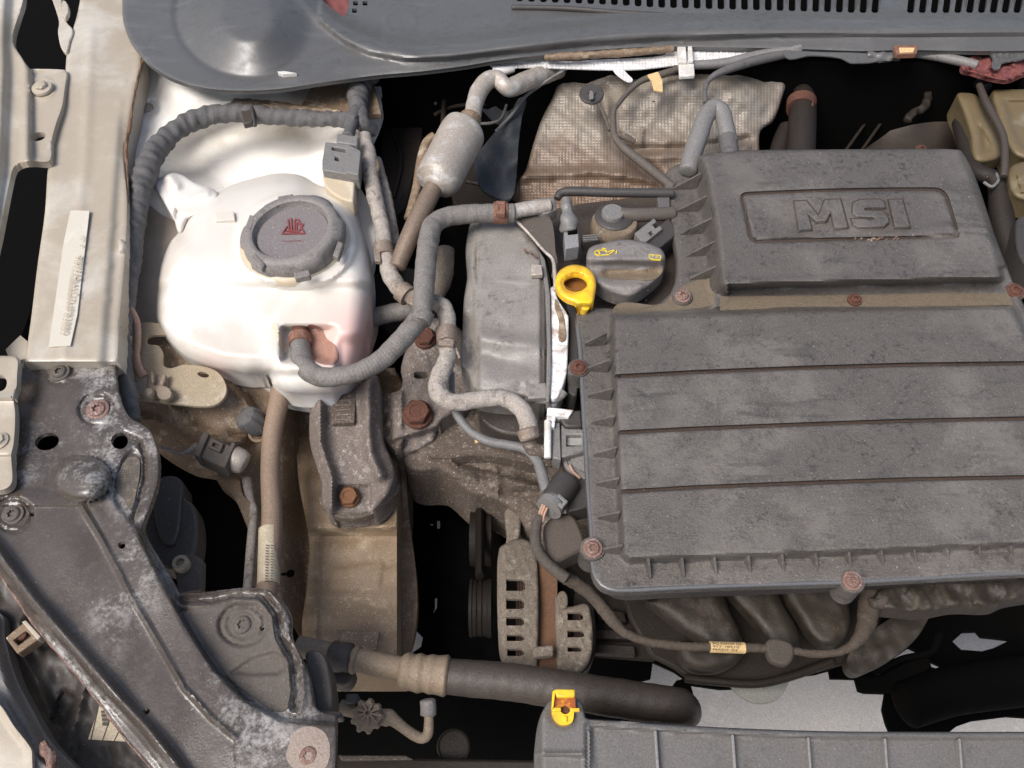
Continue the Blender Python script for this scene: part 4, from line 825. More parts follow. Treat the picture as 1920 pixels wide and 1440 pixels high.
# ================================================================== heat shield
hsd = thing('foil_heat_shield', 'dimpled foil heat shield, silvery and stained brown, hanging below the cowl', 'heat shield', (1230, 220, -80))
fo_ = [(960, 372), (985, 320), (1000, 270), (1015, 225), (1035, 185), (1052, 150), (1085, 136), (1100, 126), (1140, 122), (1180, 148), (1230, 142), (1300, 138), (1360, 138), (1400, 126), (1440, 112), (1480, 104), (1478, 140), (1466, 185), (1450, 225), (1426, 245), (1418, 300), (1300, 400), (1050, 420, 1)]
fl_ = spline(fo_, True, 8)
def fs_z(U, V):
    z = -20-.55*(V-120)-.1*abs(U-1250)
    z = z+22*gau(dist(U, V, [(1180, 190), (1280, 160), (1400, 175)]), 34)
    z = z-22*gau(dist(U, V, [(1130, 175), (1150, 260), (1200, 310), (1245, 340)]), 13)
    z = z-14*gau(dist(U, V, [(1180, 280), (1290, 278), (1400, 262)]), 8)+9*gau(dist(U, V, [(1180, 296), (1290, 294), (1400, 276)]), 8)
    z = z+10*gau(dist(U, V, [(1205, 245), (1202, 270)]), 4)+16*gau(dist(U, V, [(980, 330), (1120, 322), (1250, 340)]), 10)
    z = z+3.5*wob(U, V, 70, 21)+1.2*wob(U, V, 26, 22)
    z = z+1.1*np.sin(U/6.2*6.283)*np.sin(V/5.4*6.283)*0
    return z-rnd_edge(sdf(U, V, fl_), 8)
sheet('foil', fo_, fs_z, m_foil, hsd, step=4, thick=3, holes=[eout(1226, 190, 3, 2, 0, 8)])
wo = [(918, 120), (930, 113), (1000, 104), (1040, 104), (1050, 114), (1120, 112), (1200, 108), (1240, 104), (1262, 92), (1275, 84), (1340, 84), (1400, 92), (1425, 98), (1400, 108), (1340, 112), (1290, 118), (1250, 124), (1190, 130), (1130, 130), (1060, 128), (1000, 126), (930, 126)]
sheet('bright_upper_edge', wo, lambda U, V: 26-.4*(V-100)+1.2*wob(U, V, 12, 4), m_foil_lit, hsd, step=4, thick=3)
sheet('upper_fold', [(1160, 124), (1178, 140), (1186, 152), (1170, 150), (1148, 128)], lambda U, V: 18+0*U, m_foil_lit, hsd, step=4, thick=2)
tube('foil_roll', [(925, 130, 10, 9), (945, 132, 8, 9), (962, 128, 8, 8)], m_foil_lit, hsd, seg=14)
rv = rings('fixing_disc', (1109, 178, -8), [(23, 0), (23, 3), (21, 5), (8, 5), (7, 8), (2, 8)], m_blackp, hsd, axis=(0, -.25, 1), seg=30)
prism('washer_rib', [(1106, 170), (1111, 170), (1113, 184), (1106, 186)], 4, 4, m_greyp, hsd, bevel=1)
pr = thing('brake_pipe', 'grey brake pipe bent across the foil heat shield with a strip of masking tape', 'pipe', (1160, 220, 0))
tube('pipe', [(1275, 128, 20, 6), (1240, 140, 18, 7), (1206, 150, 14, 6), (1182, 168, 8, 5), (1160, 194, 0, 4.5), (1151, 208, -4, 5), (1150, 236, -12, 6), (1153, 256, -18, 6.5), (1168, 276, -26, 8), (1200, 302, -36, 9), (1240, 334, -46, 9), (1262, 352, -50, 9)], m_lobe, pr, seg=12)
prism('masking_tape', [(1214, 140, 1), (1234, 134, 1), (1242, 150, 1), (1243, 171, 1), (1226, 168, 1), (1222, 152, 1)], 27, 5, m_tape2, pr, bevel=.8, smooth=False)
tube('second_pipe', [(1123, 194, -10, 2), (1136, 224, -20, 3), (1143, 244, -24, 4)], m_lobe, pr, seg=8)
tube('pipe_clip', [(1158, 250, -10, 5), (1175, 258, -16, 7), (1190, 266, -22, 5)], m_castb, pr, seg=10)
p2_ = thing('cowl_cable', 'grey cable looping from the cowl down to the bent hose over the heat shield', 'cable', (1370, 130, 20))
tube('cable', [(1480, 100, 34, 8), (1440, 108, 32, 9), (1400, 118, 30, 9), (1350, 136, 24, 7), (1328, 152, 16, 5), (1322, 172, 10, 4.5), (1323, 192, 4, 5)], m_tape, p2_, seg=12)
tube('white_cable', [(1500, 92, 38, 10), (1420, 106, 28, 11), (1360, 118, 24, 9), (1300, 122, 22, 8)], m_greyp, p2_, seg=12)
wcp = thing('white_cable_clip', 'white plastic clip over the cable at the edge of the cowl', 'clip', (1287, 115, 40))
prism('clip_base', [(1272, 112, 1), (1301, 112, 1), (1303, 141, 1), (1274, 143, 1)], 36, 10, m_whitep, wcp, bevel=2, smooth=False)
prism('clip_tongue', [(1270, 86, 1), (1286, 86, 1), (1288, 116, 1), (1272, 116, 1)], 44, 10, m_whitep, wcp, bevel=1.5, smooth=False)
prism('clip_tongue', [(1290, 86, 1), (1298, 86, 1), (1300, 114, 1), (1291, 114, 1)], 46, 8, m_whitep, wcp, bevel=1.5, smooth=False)
bhz = thing('breather_hose', 'dark grey hose bent like a hairpin entering the back of the air box', 'hose', (1335, 230, 10))
tube('hose', [(1290, 320, -20, 17), (1298, 290, -10, 18), (1310, 255, 4, 18), (1322, 222, 14, 17), (1338, 202, 20, 16), (1354, 212, 18, 16), (1361, 240, 10, 16), (1368, 268, 0, 16)], m_greyp, bhz, seg=20)
tube('hose_end', [(1364, 258, 4, 17), (1368, 285, -6, 17), (1372, 305, -12, 16)], m_tape, bhz, seg=20)

# ================================================================== cowl
cw = thing('windscreen_cowl', 'large faded black plastic cowl panel with rounded left end along the top of the photo', 'cowl', (900, 80, 60))
co_ = [(228, -60, 1), (229, 0), (231, 40), (243, 75), (262, 102), (285, 126), (325, 150), (385, 167), (450, 172), (520, 169), (590, 159), (640, 152), (710, 143), (790, 136), (870, 126), (930, 116), (1010, 106), (1100, 97), (1230, 90), (1380, 91), (1500, 94), (1620, 98), (1690, 96), (1770, 97), (1850, 98), (1990, 96, 1), (1990, -60, 1)]
cl_ = spline(co_, True, 10)
RI1 = [(560, -60), (572, -10), (592, 18), (625, 46), (660, 66), (710, 84), (780, 92), (850, 90), (940, 80), (1050, 66), (1160, 54), (1300, 47), (1500, 44), (1700, 45), (1990, 42)]
RI2 = [(600, 40), (640, 75), (690, 100), (760, 112), (840, 110), (950, 98), (1080, 84), (1250, 72), (1450, 66), (1700, 66), (1990, 64)]
DOME = [(352, -120), (350, 20), (358, 62), (380, 100), (415, 124), (470, 136), (540, 134), (640, 118), (640, -120)]
def cw_z(U, V):
    edge = sdf(U, V, cl_)
    r1 = dist(U, V, RI1); well = inside(U, V, RI1+[(1990, -200), (560, -200)])
    s1 = np.where(well, -r1, r1)
    z = 70+.0*U
    z = z-46*ss((-s1+10)/55)                                      # trough behind the rim
    z = z+10*gau(r1-6, 12)
    z = z-11*ss((dist(U, V, RI2)*np.where(inside(U, V, RI2+[(1990, -200), (600, -200)]), -1, 1)+5)/12)
    z = z-12*ss((30-edge)/30)*ss((U-560)/120)
    e_ = ell(U, V, 462, 30, 122, 106, 10); q_ = (1.0-e_)/.58; z = z+56*(np.sqrt((q_)**2+.02)-np.sqrt((q_-1)**2+.02)+1)/2.0*ss((665-U)/110)*1.0-5*gau(e_-1.08, .06)*ss((600-U)/80)
    z = z+1.8*gau(ell(U, V, 750, 40, 28, 20)-1, .12)
    return z-rnd_edge(edge, 7)+1.6*wob(U, V, 240, 17)
hol = [[(a, b), (a+9, b), (a+9, b+8), (a, b+8)] for a, b in ((662, 2), (680, 2), (660, 16))]
# grille slots
slots = []
for i in range(44):
    u0 = 968+22.2*i; sl_ = (i/43.)
    if 1636 < u0 < 1690: continue
    lean = -1+14*max(0, (u0-1400)/520); b_ = 2+10*min(1, (u0-960)/260)+12*max(0, min(1, (u0-1150)/450))
    w = 13
    slots.append([(u0+lean, -45), (u0+w+lean, -45), (u0+w, b_-3), (u0+w-3, b_), (u0+3, b_), (u0, b_-3)])
slots.append([(590, -30), (655, -30), (653, 12), (646, 32), (628, 20), (606, 2)])
cf = []
for L_ in (RI1, RI2):
    L_ = spline(L_, False, 9); t = np.gradient(L_, axis=0); t /= np.linalg.norm(t, axis=1)[:, None]; nn_ = np.stack([-t[:, 1], t[:, 0]], 1)
    L_ = L_[(L_[:, 1] > 38) | (L_[:, 0] < 560)] if L_ is None else L_
    for d in (-8, -4, 0, 4, 8, 13): cf.append((L_+nn_*d)[(L_[:, 0] > 625) & (L_[:, 0] < 1980)])
sheet('panel', co_, cw_z, m_cowl, cw, step=5, thick=7, holes=hol+slots, feats=cf)
gl = [(960, 8), (1060, 10), (1200, 20), (1400, 27), (1650, 29), (1990, 30)]
tube('grille_lip', [(u, v+6, 30, 5) for u, v in gl], m_blackp, cw, seg=10, step=12)
prism('water_tray', [(560, -60, 1), (1990, -60, 1), (1990, 20, 1), (960, 20, 1), (640, 40, 1)], -40, 6, m_black, cw, bevel=0, smooth=False)
prism('small_clip_slot', [(520, 134, 1), (534, 133, 1), (556, 137, 1), (530, 139, 1)], 68, 10, m_whitep, cw, bevel=.5, smooth=False)
tube('felt_strip', [(1022, 108, 40, 6), (1060, 106, 44, 7), (1130, 102, 44, 7), (1200, 97, 44, 7), (1262, 92, 44, 6)], m_creamd, cw, seg=10, lump=.05)
sheet('edge_flap', [(1470, 98), (1550, 98), (1620, 100), (1660, 106), (1600, 118), (1575, 108), (1520, 104), (1480, 110)], lambda U, V: 44-.4*(V-98), m_cowl, cw, step=5, thick=3)
tube('bead', [(1626, 104, 40, 7), (1655, 108, 38, 9), (1685, 106, 38, 8)], m_cowl, cw, seg=12, lump=.1)
prism('orange_clip', [(1676, 84, 1), (1724, 84, 1), (1719, 100, 1), (1682, 101, 1)], 66, 14, m_rclamp, cw, bevel=2, smooth=False)
prism('clip_inlay', [(1686, 89, 1), (1716, 89, 1), (1713, 97, 1), (1688, 98, 1)], 69, 6, m_tape2, cw, bevel=1, smooth=False)
rg = thing('red_cloth_strip', 'crumpled dull red cloth hanging below the cowl at the right edge', 'cloth', (1860, 130, 30))
ro = [(1805, 118), (1830, 102), (1860, 108), (1880, 116), (1930, 108), (1960, 112, 1), (1960, 152, 1), (1925, 140), (1890, 152), (1850, 146), (1825, 138), (1803, 132)]
rl_ = spline(ro, True, 6)
sheet('cloth', ro, lambda U, V: 20-rnd_edge(sdf(U, V, rl_), 10)+7*wob(U, V, 30, 3)+4*wob(U, V, 13, 8), m_red, rg, step=4, thick=8)
sheet('grey_lint', [(1856, 96), (1890, 96), (1925, 92), (1925, 108), (1880, 118), (1872, 130), (1860, 124), (1862, 110)], lambda U, V: 36+3*wob(U, V, 14, 2), m_cowl, rg, step=4, thick=4)
rcl = thing('red_scrap', 'dull red scrap showing in the cowl opening near the top', 'cloth', (620, 10, 0))
sheet('scrap', [(588, -30), (655, -30), (655, 20), (645, 36), (615, 12), (595, 0)], lambda U, V: 10+6*wob(U, V, 30, 3), m_red, rcl, step=5, thick=4)
gp = thing('grey_pipe_under_cowl', 'straight grey pipe under the cowl running right to the red cloth', 'pipe', (1770, 115, 20))
tube('pipe', [(1690, 96, 20, 8), (1760, 106, 22, 9), (1830, 122, 20, 9)], m_greyp, gp, seg=14)

# ================================================================== dark back of the bay
dk = thing('bulkhead_mat', 'black bulkhead mat and folded flap in the dark gap beside the muffler', 'insulation mat', (900, 280, -150))
fo2 = [(982, 182), (978, 220), (972, 270), (968, 330), (958, 372), (935, 372), (900, 350), (890, 290), (905, 275), (930, 245), (955, 215)]
m_flap = M('dusty_black_mat', (.016, .019, .022), (.035, .04, .045), .5, 60, spot=(.06, .065, .07), spa=.4, speck=(.4, .4, .4), spk=.72, rough=.6, bump=.4)
sheet('flap', fo2, lambda U, V: -60-.4*(V-180)+10*wob(U, V, 60, 2), m_flap, dk, step=6, thick=6)
tube('flap_edge', [(1075, 122, 10, 2.5), (1040, 142, 0, 2.5), (1010, 162, -14, 3), (984, 182, -40, 3), (960, 214, -60, 3), (930, 246, -70, 3)], m_greyp, dk, seg=8)
sheet('mat', [(735, 142), (800, 134), (900, 120), (990, 116), (1050, 120), (1060, 150), (985, 190), (940, 230), (900, 200), (850, 170), (790, 175), (740, 200)], lambda U, V: -40-1.2*(V-120)+8*wob(U, V, 60, 4), m_flap, dk, step=8, thick=8)
sheet('lower_backing', [(700, 200), (1000, 180), (1000, 560), (700, 560)], lambda U, V: -330-.3*(V-200)+14*wob(U, V, 80, 5), m_black, dk, step=14, thick=8)  # added near-black sheet, stands in for the shade behind the muffler
pbr = thing('dark_pedal_bracket', 'dark rounded wire bracket barely visible behind the muffler pipe', 'bracket', (850, 200, -150))
tube('ring', [(816, 195, -120, 3), (830, 178, -118, 3), (880, 160, -116, 3), (935, 142, -116, 3), (955, 160, -120, 3), (944, 215, -130, 3), (925, 230, -134, 3), (890, 232, -138, 3)], m_tape, pbr, seg=8)
tube('ring', [(815, 215, -124, 4), (850, 200, -124, 4), (900, 195, -124, 4), (935, 190, -126, 4)], m_dark, pbr, seg=8)
tube('rod', [(835, 160, -110, 5), (830, 240, -120, 5)], m_dark, pbr, seg=8)
dct = thing('dark_ducting', 'black plastic housings dimly visible behind and below the muffler pipe', 'duct', (760, 300, -240))
for q, zt in (([(722, 215), (770, 200), (792, 240), (775, 330), (745, 400), (722, 350)], -200), ([(868, 300), (940, 320), (962, 372), (900, 392), (850, 380)], -230), ([(700, 520), (770, 500), (820, 540), (800, 640), (720, 620)], -260), ([(800, 165), (870, 150), (935, 150), (930, 190), (860, 200), (805, 205)], -220)):
    prism('housing', q, zt, 60, m_rubberx, dct, bevel=7)
for L_ in ([(735, 240, -196, 4), (752, 300, -196, 4), (738, 370, -196, 4)], [(875, 340, -226, 4), (940, 352, -226, 4)]): tube('moulded_rib', L_, m_rubberx, dct, seg=8)
for i, (a, b, r) in enumerate((((1740, 120), (1610, 290), 3), ((1720, 110), (1580, 290), 3))):
    t_ = thing('dark_brake_line', ('right' if i == 0 else 'left')+' one of two thin dark pipes slanting left of the brake booster', 'pipe', (1660, 200, -200))
    tube('pipe', [(*a, -150, r), ((a[0]+b[0])/2-4, (a[1]+b[1])/2, -180, r), (*b, -210, r)], m_dark, t_, seg=8)
bb = thing('brake_booster', 'large dark brown brake booster drum half lost in shadow at the upper right', 'brake booster', (1720, 230, -180))
rings('drum', (1712, 215, -210), [(105, -60), (112, -20), (112, 0), (104, 16), (70, 34), (60, 40), (30, 44), (2, 46)], M('dim_brown_drum', (.035, .027, .022), (.055, .042, .034), .5, 20, rough=.5, bump=.2), bb, axis=(-.15, -.8, .8), seg=60)
tube('casting_rib', [(1740, 170, -90, 6), (1735, 200, -96, 8), (1715, 210, -100, 8), (1700, 225, -104, 7)], m_dark, bb, seg=10, lump=.1)
hd = thing('dark_coolant_hose', 'dark hose with a rusty clamp standing in the shadow behind the air box', 'hose', (1500, 230, -100))
tube('hose', [(1500, 330, -120, 27), (1503, 260, -100, 26), (1505, 215, -90, 25), (1506, 186, -84, 22), (1504, 170, -80, 16)], m_rubberx, hd, seg=20)
tube('hose', [(1452, 320, -160, 18), (1465, 270, -150, 18), (1476, 240, -140, 16)], m_rubberx, hd, seg=16)
band(hd, (1502, 205, -88), (1503, 190, -84), 27, m_rust, label='rusty clamp')
prism('clamp_ear', [(1512, 182, 1), (1526, 183, 1), (1526, 198, 1), (1512, 198, 1)], -58, 14, m_rust, hd, bevel=2, smooth=False)

# --- reservoirs on the right
rs = thing('brake_fluid_reservoir', 'yellowed brake fluid reservoir cut by the right edge of the photo', 'fluid reservoir', (1880, 230, -40))
r1_ = [(1860, 172), (1880, 168), (1980, 168, 1), (1980, 300, 1), (1925, 300), (1900, 290), (1880, 255), (1868, 215)]
r2_ = [(1794, 178), (1808, 174), (1832, 180), (1850, 215), (1872, 250), (1880, 290), (1850, 305), (1826, 300), (1818, 255), (1806, 215)]
for q, zt in ((r1_, -20), (r2_, -30)):
    L = spline(q, True, 6)
    sheet('chamber', q, lambda U, V, L=L, zt=zt: zt-rnd_edge(sdf(U, V, L), 16)-8*ss((sdf(U, V, L)-18)/8)-.1*(V-170), m_res, rs, step=5, thick=60)
tube('strap', [(1836, 160, -10, 6), (1850, 195, -6, 7), (1872, 235, -6, 7), (1882, 262, -8, 7), (1884, 300, -14, 7), (1882, 330, -24, 7)], m_rubberd, rs, seg=10)
rs2 = thing('pale_reservoir_cap', 'pale greenish plastic neck at the right edge level with the air box lettering', 'fluid reservoir', (1905, 340, -40))
q = [(1888, 325), (1895, 312), (1915, 304), (1980, 296, 1), (1980, 385, 1), (1925, 378), (1900, 368), (1890, 345)]
L2 = spline(q, True, 6); sheet('neck', q, lambda U, V: -30-rnd_edge(sdf(U, V, L2), 16)+8*sdf_step(U, V, [(1905, 325), (1990, 315), (1990, 370), (1915, 362)], 5), m_res, rs2, step=5, thick=50)
hh = thing('black_hoses_right', 'tangle of black rubber hoses between the air box and the reservoirs', 'hose', (1850, 330, -60))
tube('hose', [(1800, 230, -90, 14), (1812, 280, -80, 14), (1830, 320, -70, 15), (1862, 335, -60, 15), (1872, 360, -70, 18), (1880, 420, -90, 22), (1905, 500, -110, 24)], m_rubberx, hh, seg=16)
tube('hose', [(1790, 160, -80, 10), (1830, 150, -60, 14), (1850, 165, -50, 10)], m_rubberx, hh, seg=14)
tube('clip_ring', [(1845, 342, -44, 3), (1860, 350, -42, 3), (1872, 338, -42, 3), (1868, 326, -44, 3)], m_greyp, hh, seg=8)
bf = thing('battery_box_edge', 'black moulded edge at the far right below the reservoir', 'battery tray', (1915, 460, -60))
prism('moulding', [(1906, 420), (1912, 405), (1980, 395, 1), (1980, 520, 1), (1930, 500), (1910, 470)], -40, 80, m_blackp, bf, bevel=6)
sheet('black_backing', [(1480, 90), (1990, 90), (1990, 620), (1480, 620)], lambda U, V: -420-.4*(V-100)+20*wob(U, V, 80, 15), m_black, bf, step=18, thick=8)  # black backing added where the right of the bay falls into shade

# ================================================================== air box (engine cover)
ab = thing('air_filter_box', 'big dusty black ribbed air filter box lettered MSI covering the right of the engine', 'air filter box', (1500, 700, -60))
a_o = [(1079, 600), (1085, 586), (1100, 578), (1130, 577), (1165, 580), (1205, 578), (1238, 566), (1256, 550), (1266, 525), (1268, 490), (1260, 430), (1250, 370), (1244, 340), (1248, 325), (1260, 314), (1286, 302), (1322, 290), (1410, 282), (1600, 280), (1797, 281), (1812, 296), (1834, 346), (1862, 430), (1888, 500), (1912, 556), (1960, 640, 1), (2000, 760, 1), (2000, 1076, 1), (1920, 1077), (1800, 1083), (1600, 1094), (1400, 1100), (1250, 1106), (1160, 1110), (1130, 1104), (1112, 1082), (1106, 1040), (1106, 1000), (1100, 930), (1095, 835), (1090, 750), (1087, 700), (1084, 650)]
al2 = spline(a_o, True, 8)
A_ = [(1154, 598), (1500, 584), (1894, 577), (1925, 640), (2030, 780), (2030, 1014), (1920, 1017), (1600, 1031), (1400, 1039), (1180, 1046), (1171, 1037), (1166, 922), (1158, 760), (1153, 660)]
B_ = [(1322, 292), (1410, 283), (1600, 281), (1795, 282), (1822, 350), (1850, 430), (1875, 520), (1700, 524), (1500, 529), (1372, 533), (1360, 528), (1350, 430), (1333, 330)]
G = [[(1155, 706), (1300, 698), (1500, 690), (1700, 684), (2010, 680)], [(1162, 811), (1300, 804), (1500, 796), (1700, 789), (2010, 783)], [(1166, 922), (1300, 914), (1500, 906), (1700, 899), (2010, 893)]]
FR = [(1391, 368), (1396, 364), (1500, 359), (1600, 356), (1752, 355), (1764, 358), (1774, 368), (1786, 405), (1796, 443), (1700, 446), (1560, 449), (1418, 453), (1408, 447), (1400, 410)]
NEWB = spline([(p[0], p[1]) for p in FR], True, 5)
def ab_z(U, V):
    fl = -46+.02*(U-1100)
    dA = sdf(U, V, A_); dB = sdf(U, V, B_)
    za = fl+(0-fl)*ss((dA+13)/16)
    wl_ = np.where(U < 1365, 36, np.where(V > 500, 11, 26))
    zb = fl+(26-fl)*ss((dB+wl_)/(wl_+2))
    zb = zb+3*gau(dist(U, V, [(1372, 528), (1500, 524), (1872, 516)]), 5)*(dB > -8)
    z = np.where(V > 574, za, zb)
    tr = ss((V-548)/6)*ss((577-V)/2.)*ss((U-1330)/12)*ss((1905-U)/10)
    z = z*(1-tr)+(-34)*tr
    for g in G: z = z-18*np.clip(1-dist(U, V, g)/4.4, 0, 1)**.5*ss((U-1150)/6)
    z = z-10*np.clip(1-dist(U, V, FR+FR[:1])/3.8, 0, 1)**.5
    z = z+1.5*wob(U, V, 210, 31)*.8
    return z-rnd_edge(sdf(U, V, al2), 9)
feats = []
def offs(L, ds, closed=False, step=8):
    L = spline([(p[0], p[1], 1) for p in L] if not closed else L, closed, step)
    t = np.gradient(L, axis=0); t /= np.linalg.norm(t, axis=1)[:, None]; nn = np.stack([-t[:, 1], t[:, 0]], 1)
    return [L+nn*d for d in ds]
for g in G: feats += offs(g, (-4.4, -2.6, 0, 2.6, 4.4))
for d in (-3.8, -2, 0, 2, 3.8):
    L = offs([(p[0], p[1]) for p in FR], (d,), True, 6)[0]; feats.append(np.vstack([L, L[:1]]))
sheet('lid', a_o, ab_z, m_cover, ab, step=4.5, thick=16, feats=feats, sharp=60)
def ins(L, k): c = L.mean(0); return c+(L-c)*k
prism('lower_box', [(float(a), float(b)) for a, b in ins(al2, .93)[::4]], -76, 110, m_blackp, ab, bevel=3)
Lb = al2+0; Lb = np.array([q for q in ins(al2, .991) if q[1] > 600 and q[0] < 1985 and (q[0] < 1180 or q[1] > 1000)])
k0 = int(np.argmax(np.linalg.norm(np.diff(Lb, axis=0), axis=1))) if np.max(np.linalg.norm(np.diff(Lb, axis=0), axis=1)) > 60 else -1
Lb = np.vstack([Lb[k0+1:], Lb[:k0+1]])[::2]
tube('lid_bead', [(float(a), float(b), float(-50+.02*(a-1100)), 4.6) for a, b in Lb], m_lip, ab, seg=10, step=14)
def rib(a, b, za, zb, w=4.5, m=m_cover):
    """upright triangular web leaning on the wall of the lid"""
    A1, B1 = W(*a, za), W(*b, zb); C1 = W(*b, -52); d = (B1-A1); d.z = 0; d.normalize(); s = Vector((-d.y, d.x, 0))*w*S/2
    C1 = Vector((B1.x, B1.y, -52*S)); D1 = Vector((A1.x, A1.y, -52*S)); B1 += d*3*S; C1 += d*3*S
    v = [p+q for q in (s, -s) for p in (A1, B1, C1, D1)]
    finish('rib', mesh(v, [(0, 1, 2, 3), (7, 6, 5, 4), (0, 4, 5, 1), (1, 5, 6, 2), (2, 6, 7, 3), (3, 7, 4, 0)]), m, ab, bevel=.8)
for a, b in (((1097, 642), (1136, 622)), ((1101, 689), (1141, 673)), ((1102, 739), (1146, 727)), ((1109, 789), (1150, 778)), ((1113, 849), (1154, 837)), ((1118, 904), (1158, 895)), ((1122, 967), (1160, 958)), ((1129, 1029), (1165, 1020))): rib(a, b, -36, -4)
for a, b in (((1264, 351), (1312, 324)), ((1271, 393), (1324, 366)), ((1277, 436), (1332, 408)), ((1288, 478), (1340, 450)), ((1294, 521), (1346, 495))): rib(a, b, -36, 6)
for i, u in enumerate((1218, 1281, 1342, 1406, 1469, 1532, 1595, 1656, 1718, 1779, 1840, 1899)):
    k = (u-1218)/700.; rib((u+2, 1084-30*k), (u-1, 1046-30*k), -40, -8)
for k, (u, v, z, r, m, h) in enumerate(((1085, 689, -38, 16, m_rust, 40), (1111, 1028, -36, 19, m_rustl, 60), (1598, 1089, -34, 19, m_rustl, 60), (1280, 555, -30, 15, m_rustl, 40), (1603, 562, -26, 13, m_rust, 8), (1903, 545, -30, 16, m_rust, 30), (1727, 281, -20, 11, m_rust, 8))):
    if h > 20: rings('screw_post', (u, v, z-4), [(r*1.25, -h), (r*1.22, -8), (r*1.28, -4), (r*1.2, 0), (r*.3, 0)], m_cover, ab, seg=32)
    screw(ab, u, v, z, r, m, axis=(-.05, -.2, 1))
m_gd = M('packed_dirt_and_shade', (.035, .022, .017), (.06, .04, .03), .5, 120, speck=(.3, .26, .22), spk=.7, rough=.9, bump=.6)  # dirt packed in the grooves, and the painted shade round the letters
for g in G:
    L_ = spline([(a, b, 1) for a, b in g], False, 10); L_ = L_[(L_[:, 0] > 1157) & (L_[:, 0] < 1985)]
    st = np.vstack([L_+[0, -2.3], (L_+[0, 2.3])[::-1]])
    sheet('groove_dirt', st, lambda U, V: -10+0*U, m_gd, ab, step=9, thick=1, raw=True)
Lf = offs([(a_, b_) for a_, b_ in FR], (-1.5, 1.5), True, 6)
sheet('frame_dirt', Lf[0] if abs(np.ptp(Lf[0][:, 0])) > abs(np.ptp(Lf[1][:, 0])) else Lf[1], lambda U, V: 20+0*U, m_gd, ab, step=40, thick=1, raw=True, holes=[Lf[1] if abs(np.ptp(Lf[0][:, 0])) > abs(np.ptp(Lf[1][:, 0])) else Lf[0]])
sheet('trough_dirt', [(1350, 556, 1), (1600, 553, 1), (1888, 546, 1), (1900, 572, 1), (1600, 576, 1), (1350, 583, 1)], lambda U, V: ab_z(U, V)*0-31.5, m_coverd, ab, step=8, thick=1)
sheet('corner_dirt', [(1150, 578), (1240, 570), (1268, 545), (1300, 528), (1330, 520), (1348, 545), (1340, 570), (1300, 578), (1230, 584)], lambda U, V: np.minimum(ab_z(U, V), -36)+1.5, m_coverd, ab, step=5, thick=1)
def crumbs(n, x0, y0, x1, y1, zf, par, m, r0=.8, r1=2.2):
    vs, fs = [], []
    for _ in range(n):
        u, v = rng.uniform(x0, x1), rng.uniform(y0, y1); z_ = float(zf(np.array([u]), np.array([v]))[0]); r = rng.uniform(r0, r1)*rng.uniform(.6, 1); c = np.array(W(u, v, z_))
        k = len(vs)
        for q in range(5): a = q*1.257+rng.uniform(-.3, .3); vs.append(c+np.array([math.cos(a)*r, math.sin(a)*r*rng.uniform(.6, 1), -.3])*S)
        vs.append(c+np.array([0, 0, r*.8])*S); fs += [(k+q, k+(q+1) % 5, k+5) for q in range(5)]
    finish('dust_crumbs', mesh(vs, fs), m, par, kind='stuff')
crumbs(220, 1180, 300, 1900, 1090, ab_z, ab, m_cream, .5, 1.5)
# lettering MSI, raised
def plate(name, poly, z, h, parent=ab): return prism(name, [(a, b, 1) for a, b in poly], z, h, m_cover, parent, bevel=1.6, smooth=False)
def shade_plate(poly, z):  # dark outline under a letter, painting the shade at its foot
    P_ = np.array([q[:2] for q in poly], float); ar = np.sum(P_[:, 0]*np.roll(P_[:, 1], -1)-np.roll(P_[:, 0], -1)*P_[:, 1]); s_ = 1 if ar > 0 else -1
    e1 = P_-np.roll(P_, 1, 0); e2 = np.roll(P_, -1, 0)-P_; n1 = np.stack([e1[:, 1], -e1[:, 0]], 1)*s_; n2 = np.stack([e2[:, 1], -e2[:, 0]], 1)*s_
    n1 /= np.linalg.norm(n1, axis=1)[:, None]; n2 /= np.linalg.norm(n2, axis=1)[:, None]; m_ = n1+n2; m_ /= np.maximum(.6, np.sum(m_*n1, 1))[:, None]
    Q = P_+m_*2.6+np.array([0, 1.2]); prism('letter_shade', [(float(a), float(b), 1) for a, b in Q], z, 3, m_gd, ab, bevel=0, smooth=False)
plate('letter_m', [(1490, 377), (1512, 376), (1535, 404), (1547, 374), (1576, 373), (1590, 425), (1566, 427), (1558, 397), (1550, 413), (1532, 414), (1515, 401), (1522, 428), (1499, 430)], 36, 12)
S_ = [(1600, 379), (1612, 374), (1650, 373), (1658, 378), (1660, 388), (1634, 388), (1620, 389), (1622, 394), (1655, 395), (1664, 402), (1667, 416), (1658, 424), (1610, 425), (1600, 420), (1597, 410), (1620, 410), (1630, 413), (1642, 411), (1640, 406), (1608, 405), (1599, 398)]
shade_plate(S_, 28.6)
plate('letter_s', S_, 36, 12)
shade_plate([(1490, 377), (1512, 376), (1535, 404), (1547, 374), (1576, 373), (1590, 425), (1566, 427), (1558, 397), (1550, 413), (1532, 414), (1515, 401), (1522, 428), (1499, 430)], 28.2)
shade_plate([(1667, 374), (1692, 373), (1706, 424), (1679, 425)], 28.4)
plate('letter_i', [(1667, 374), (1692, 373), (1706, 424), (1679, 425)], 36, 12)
# dry dirt crumbs lying in the grooves
for i in range(16):
    t = rng.random(); u, v = 1600+80*t+rng.normal()*4, 446+rng.normal()*1.6
    prism('dirt_crumb', [(u, v), (u+3, v-1), (u+5, v+1), (u+2, v+2)], 29, 4, m_rustl if i % 2 else m_creamd, ab, bevel=.4)

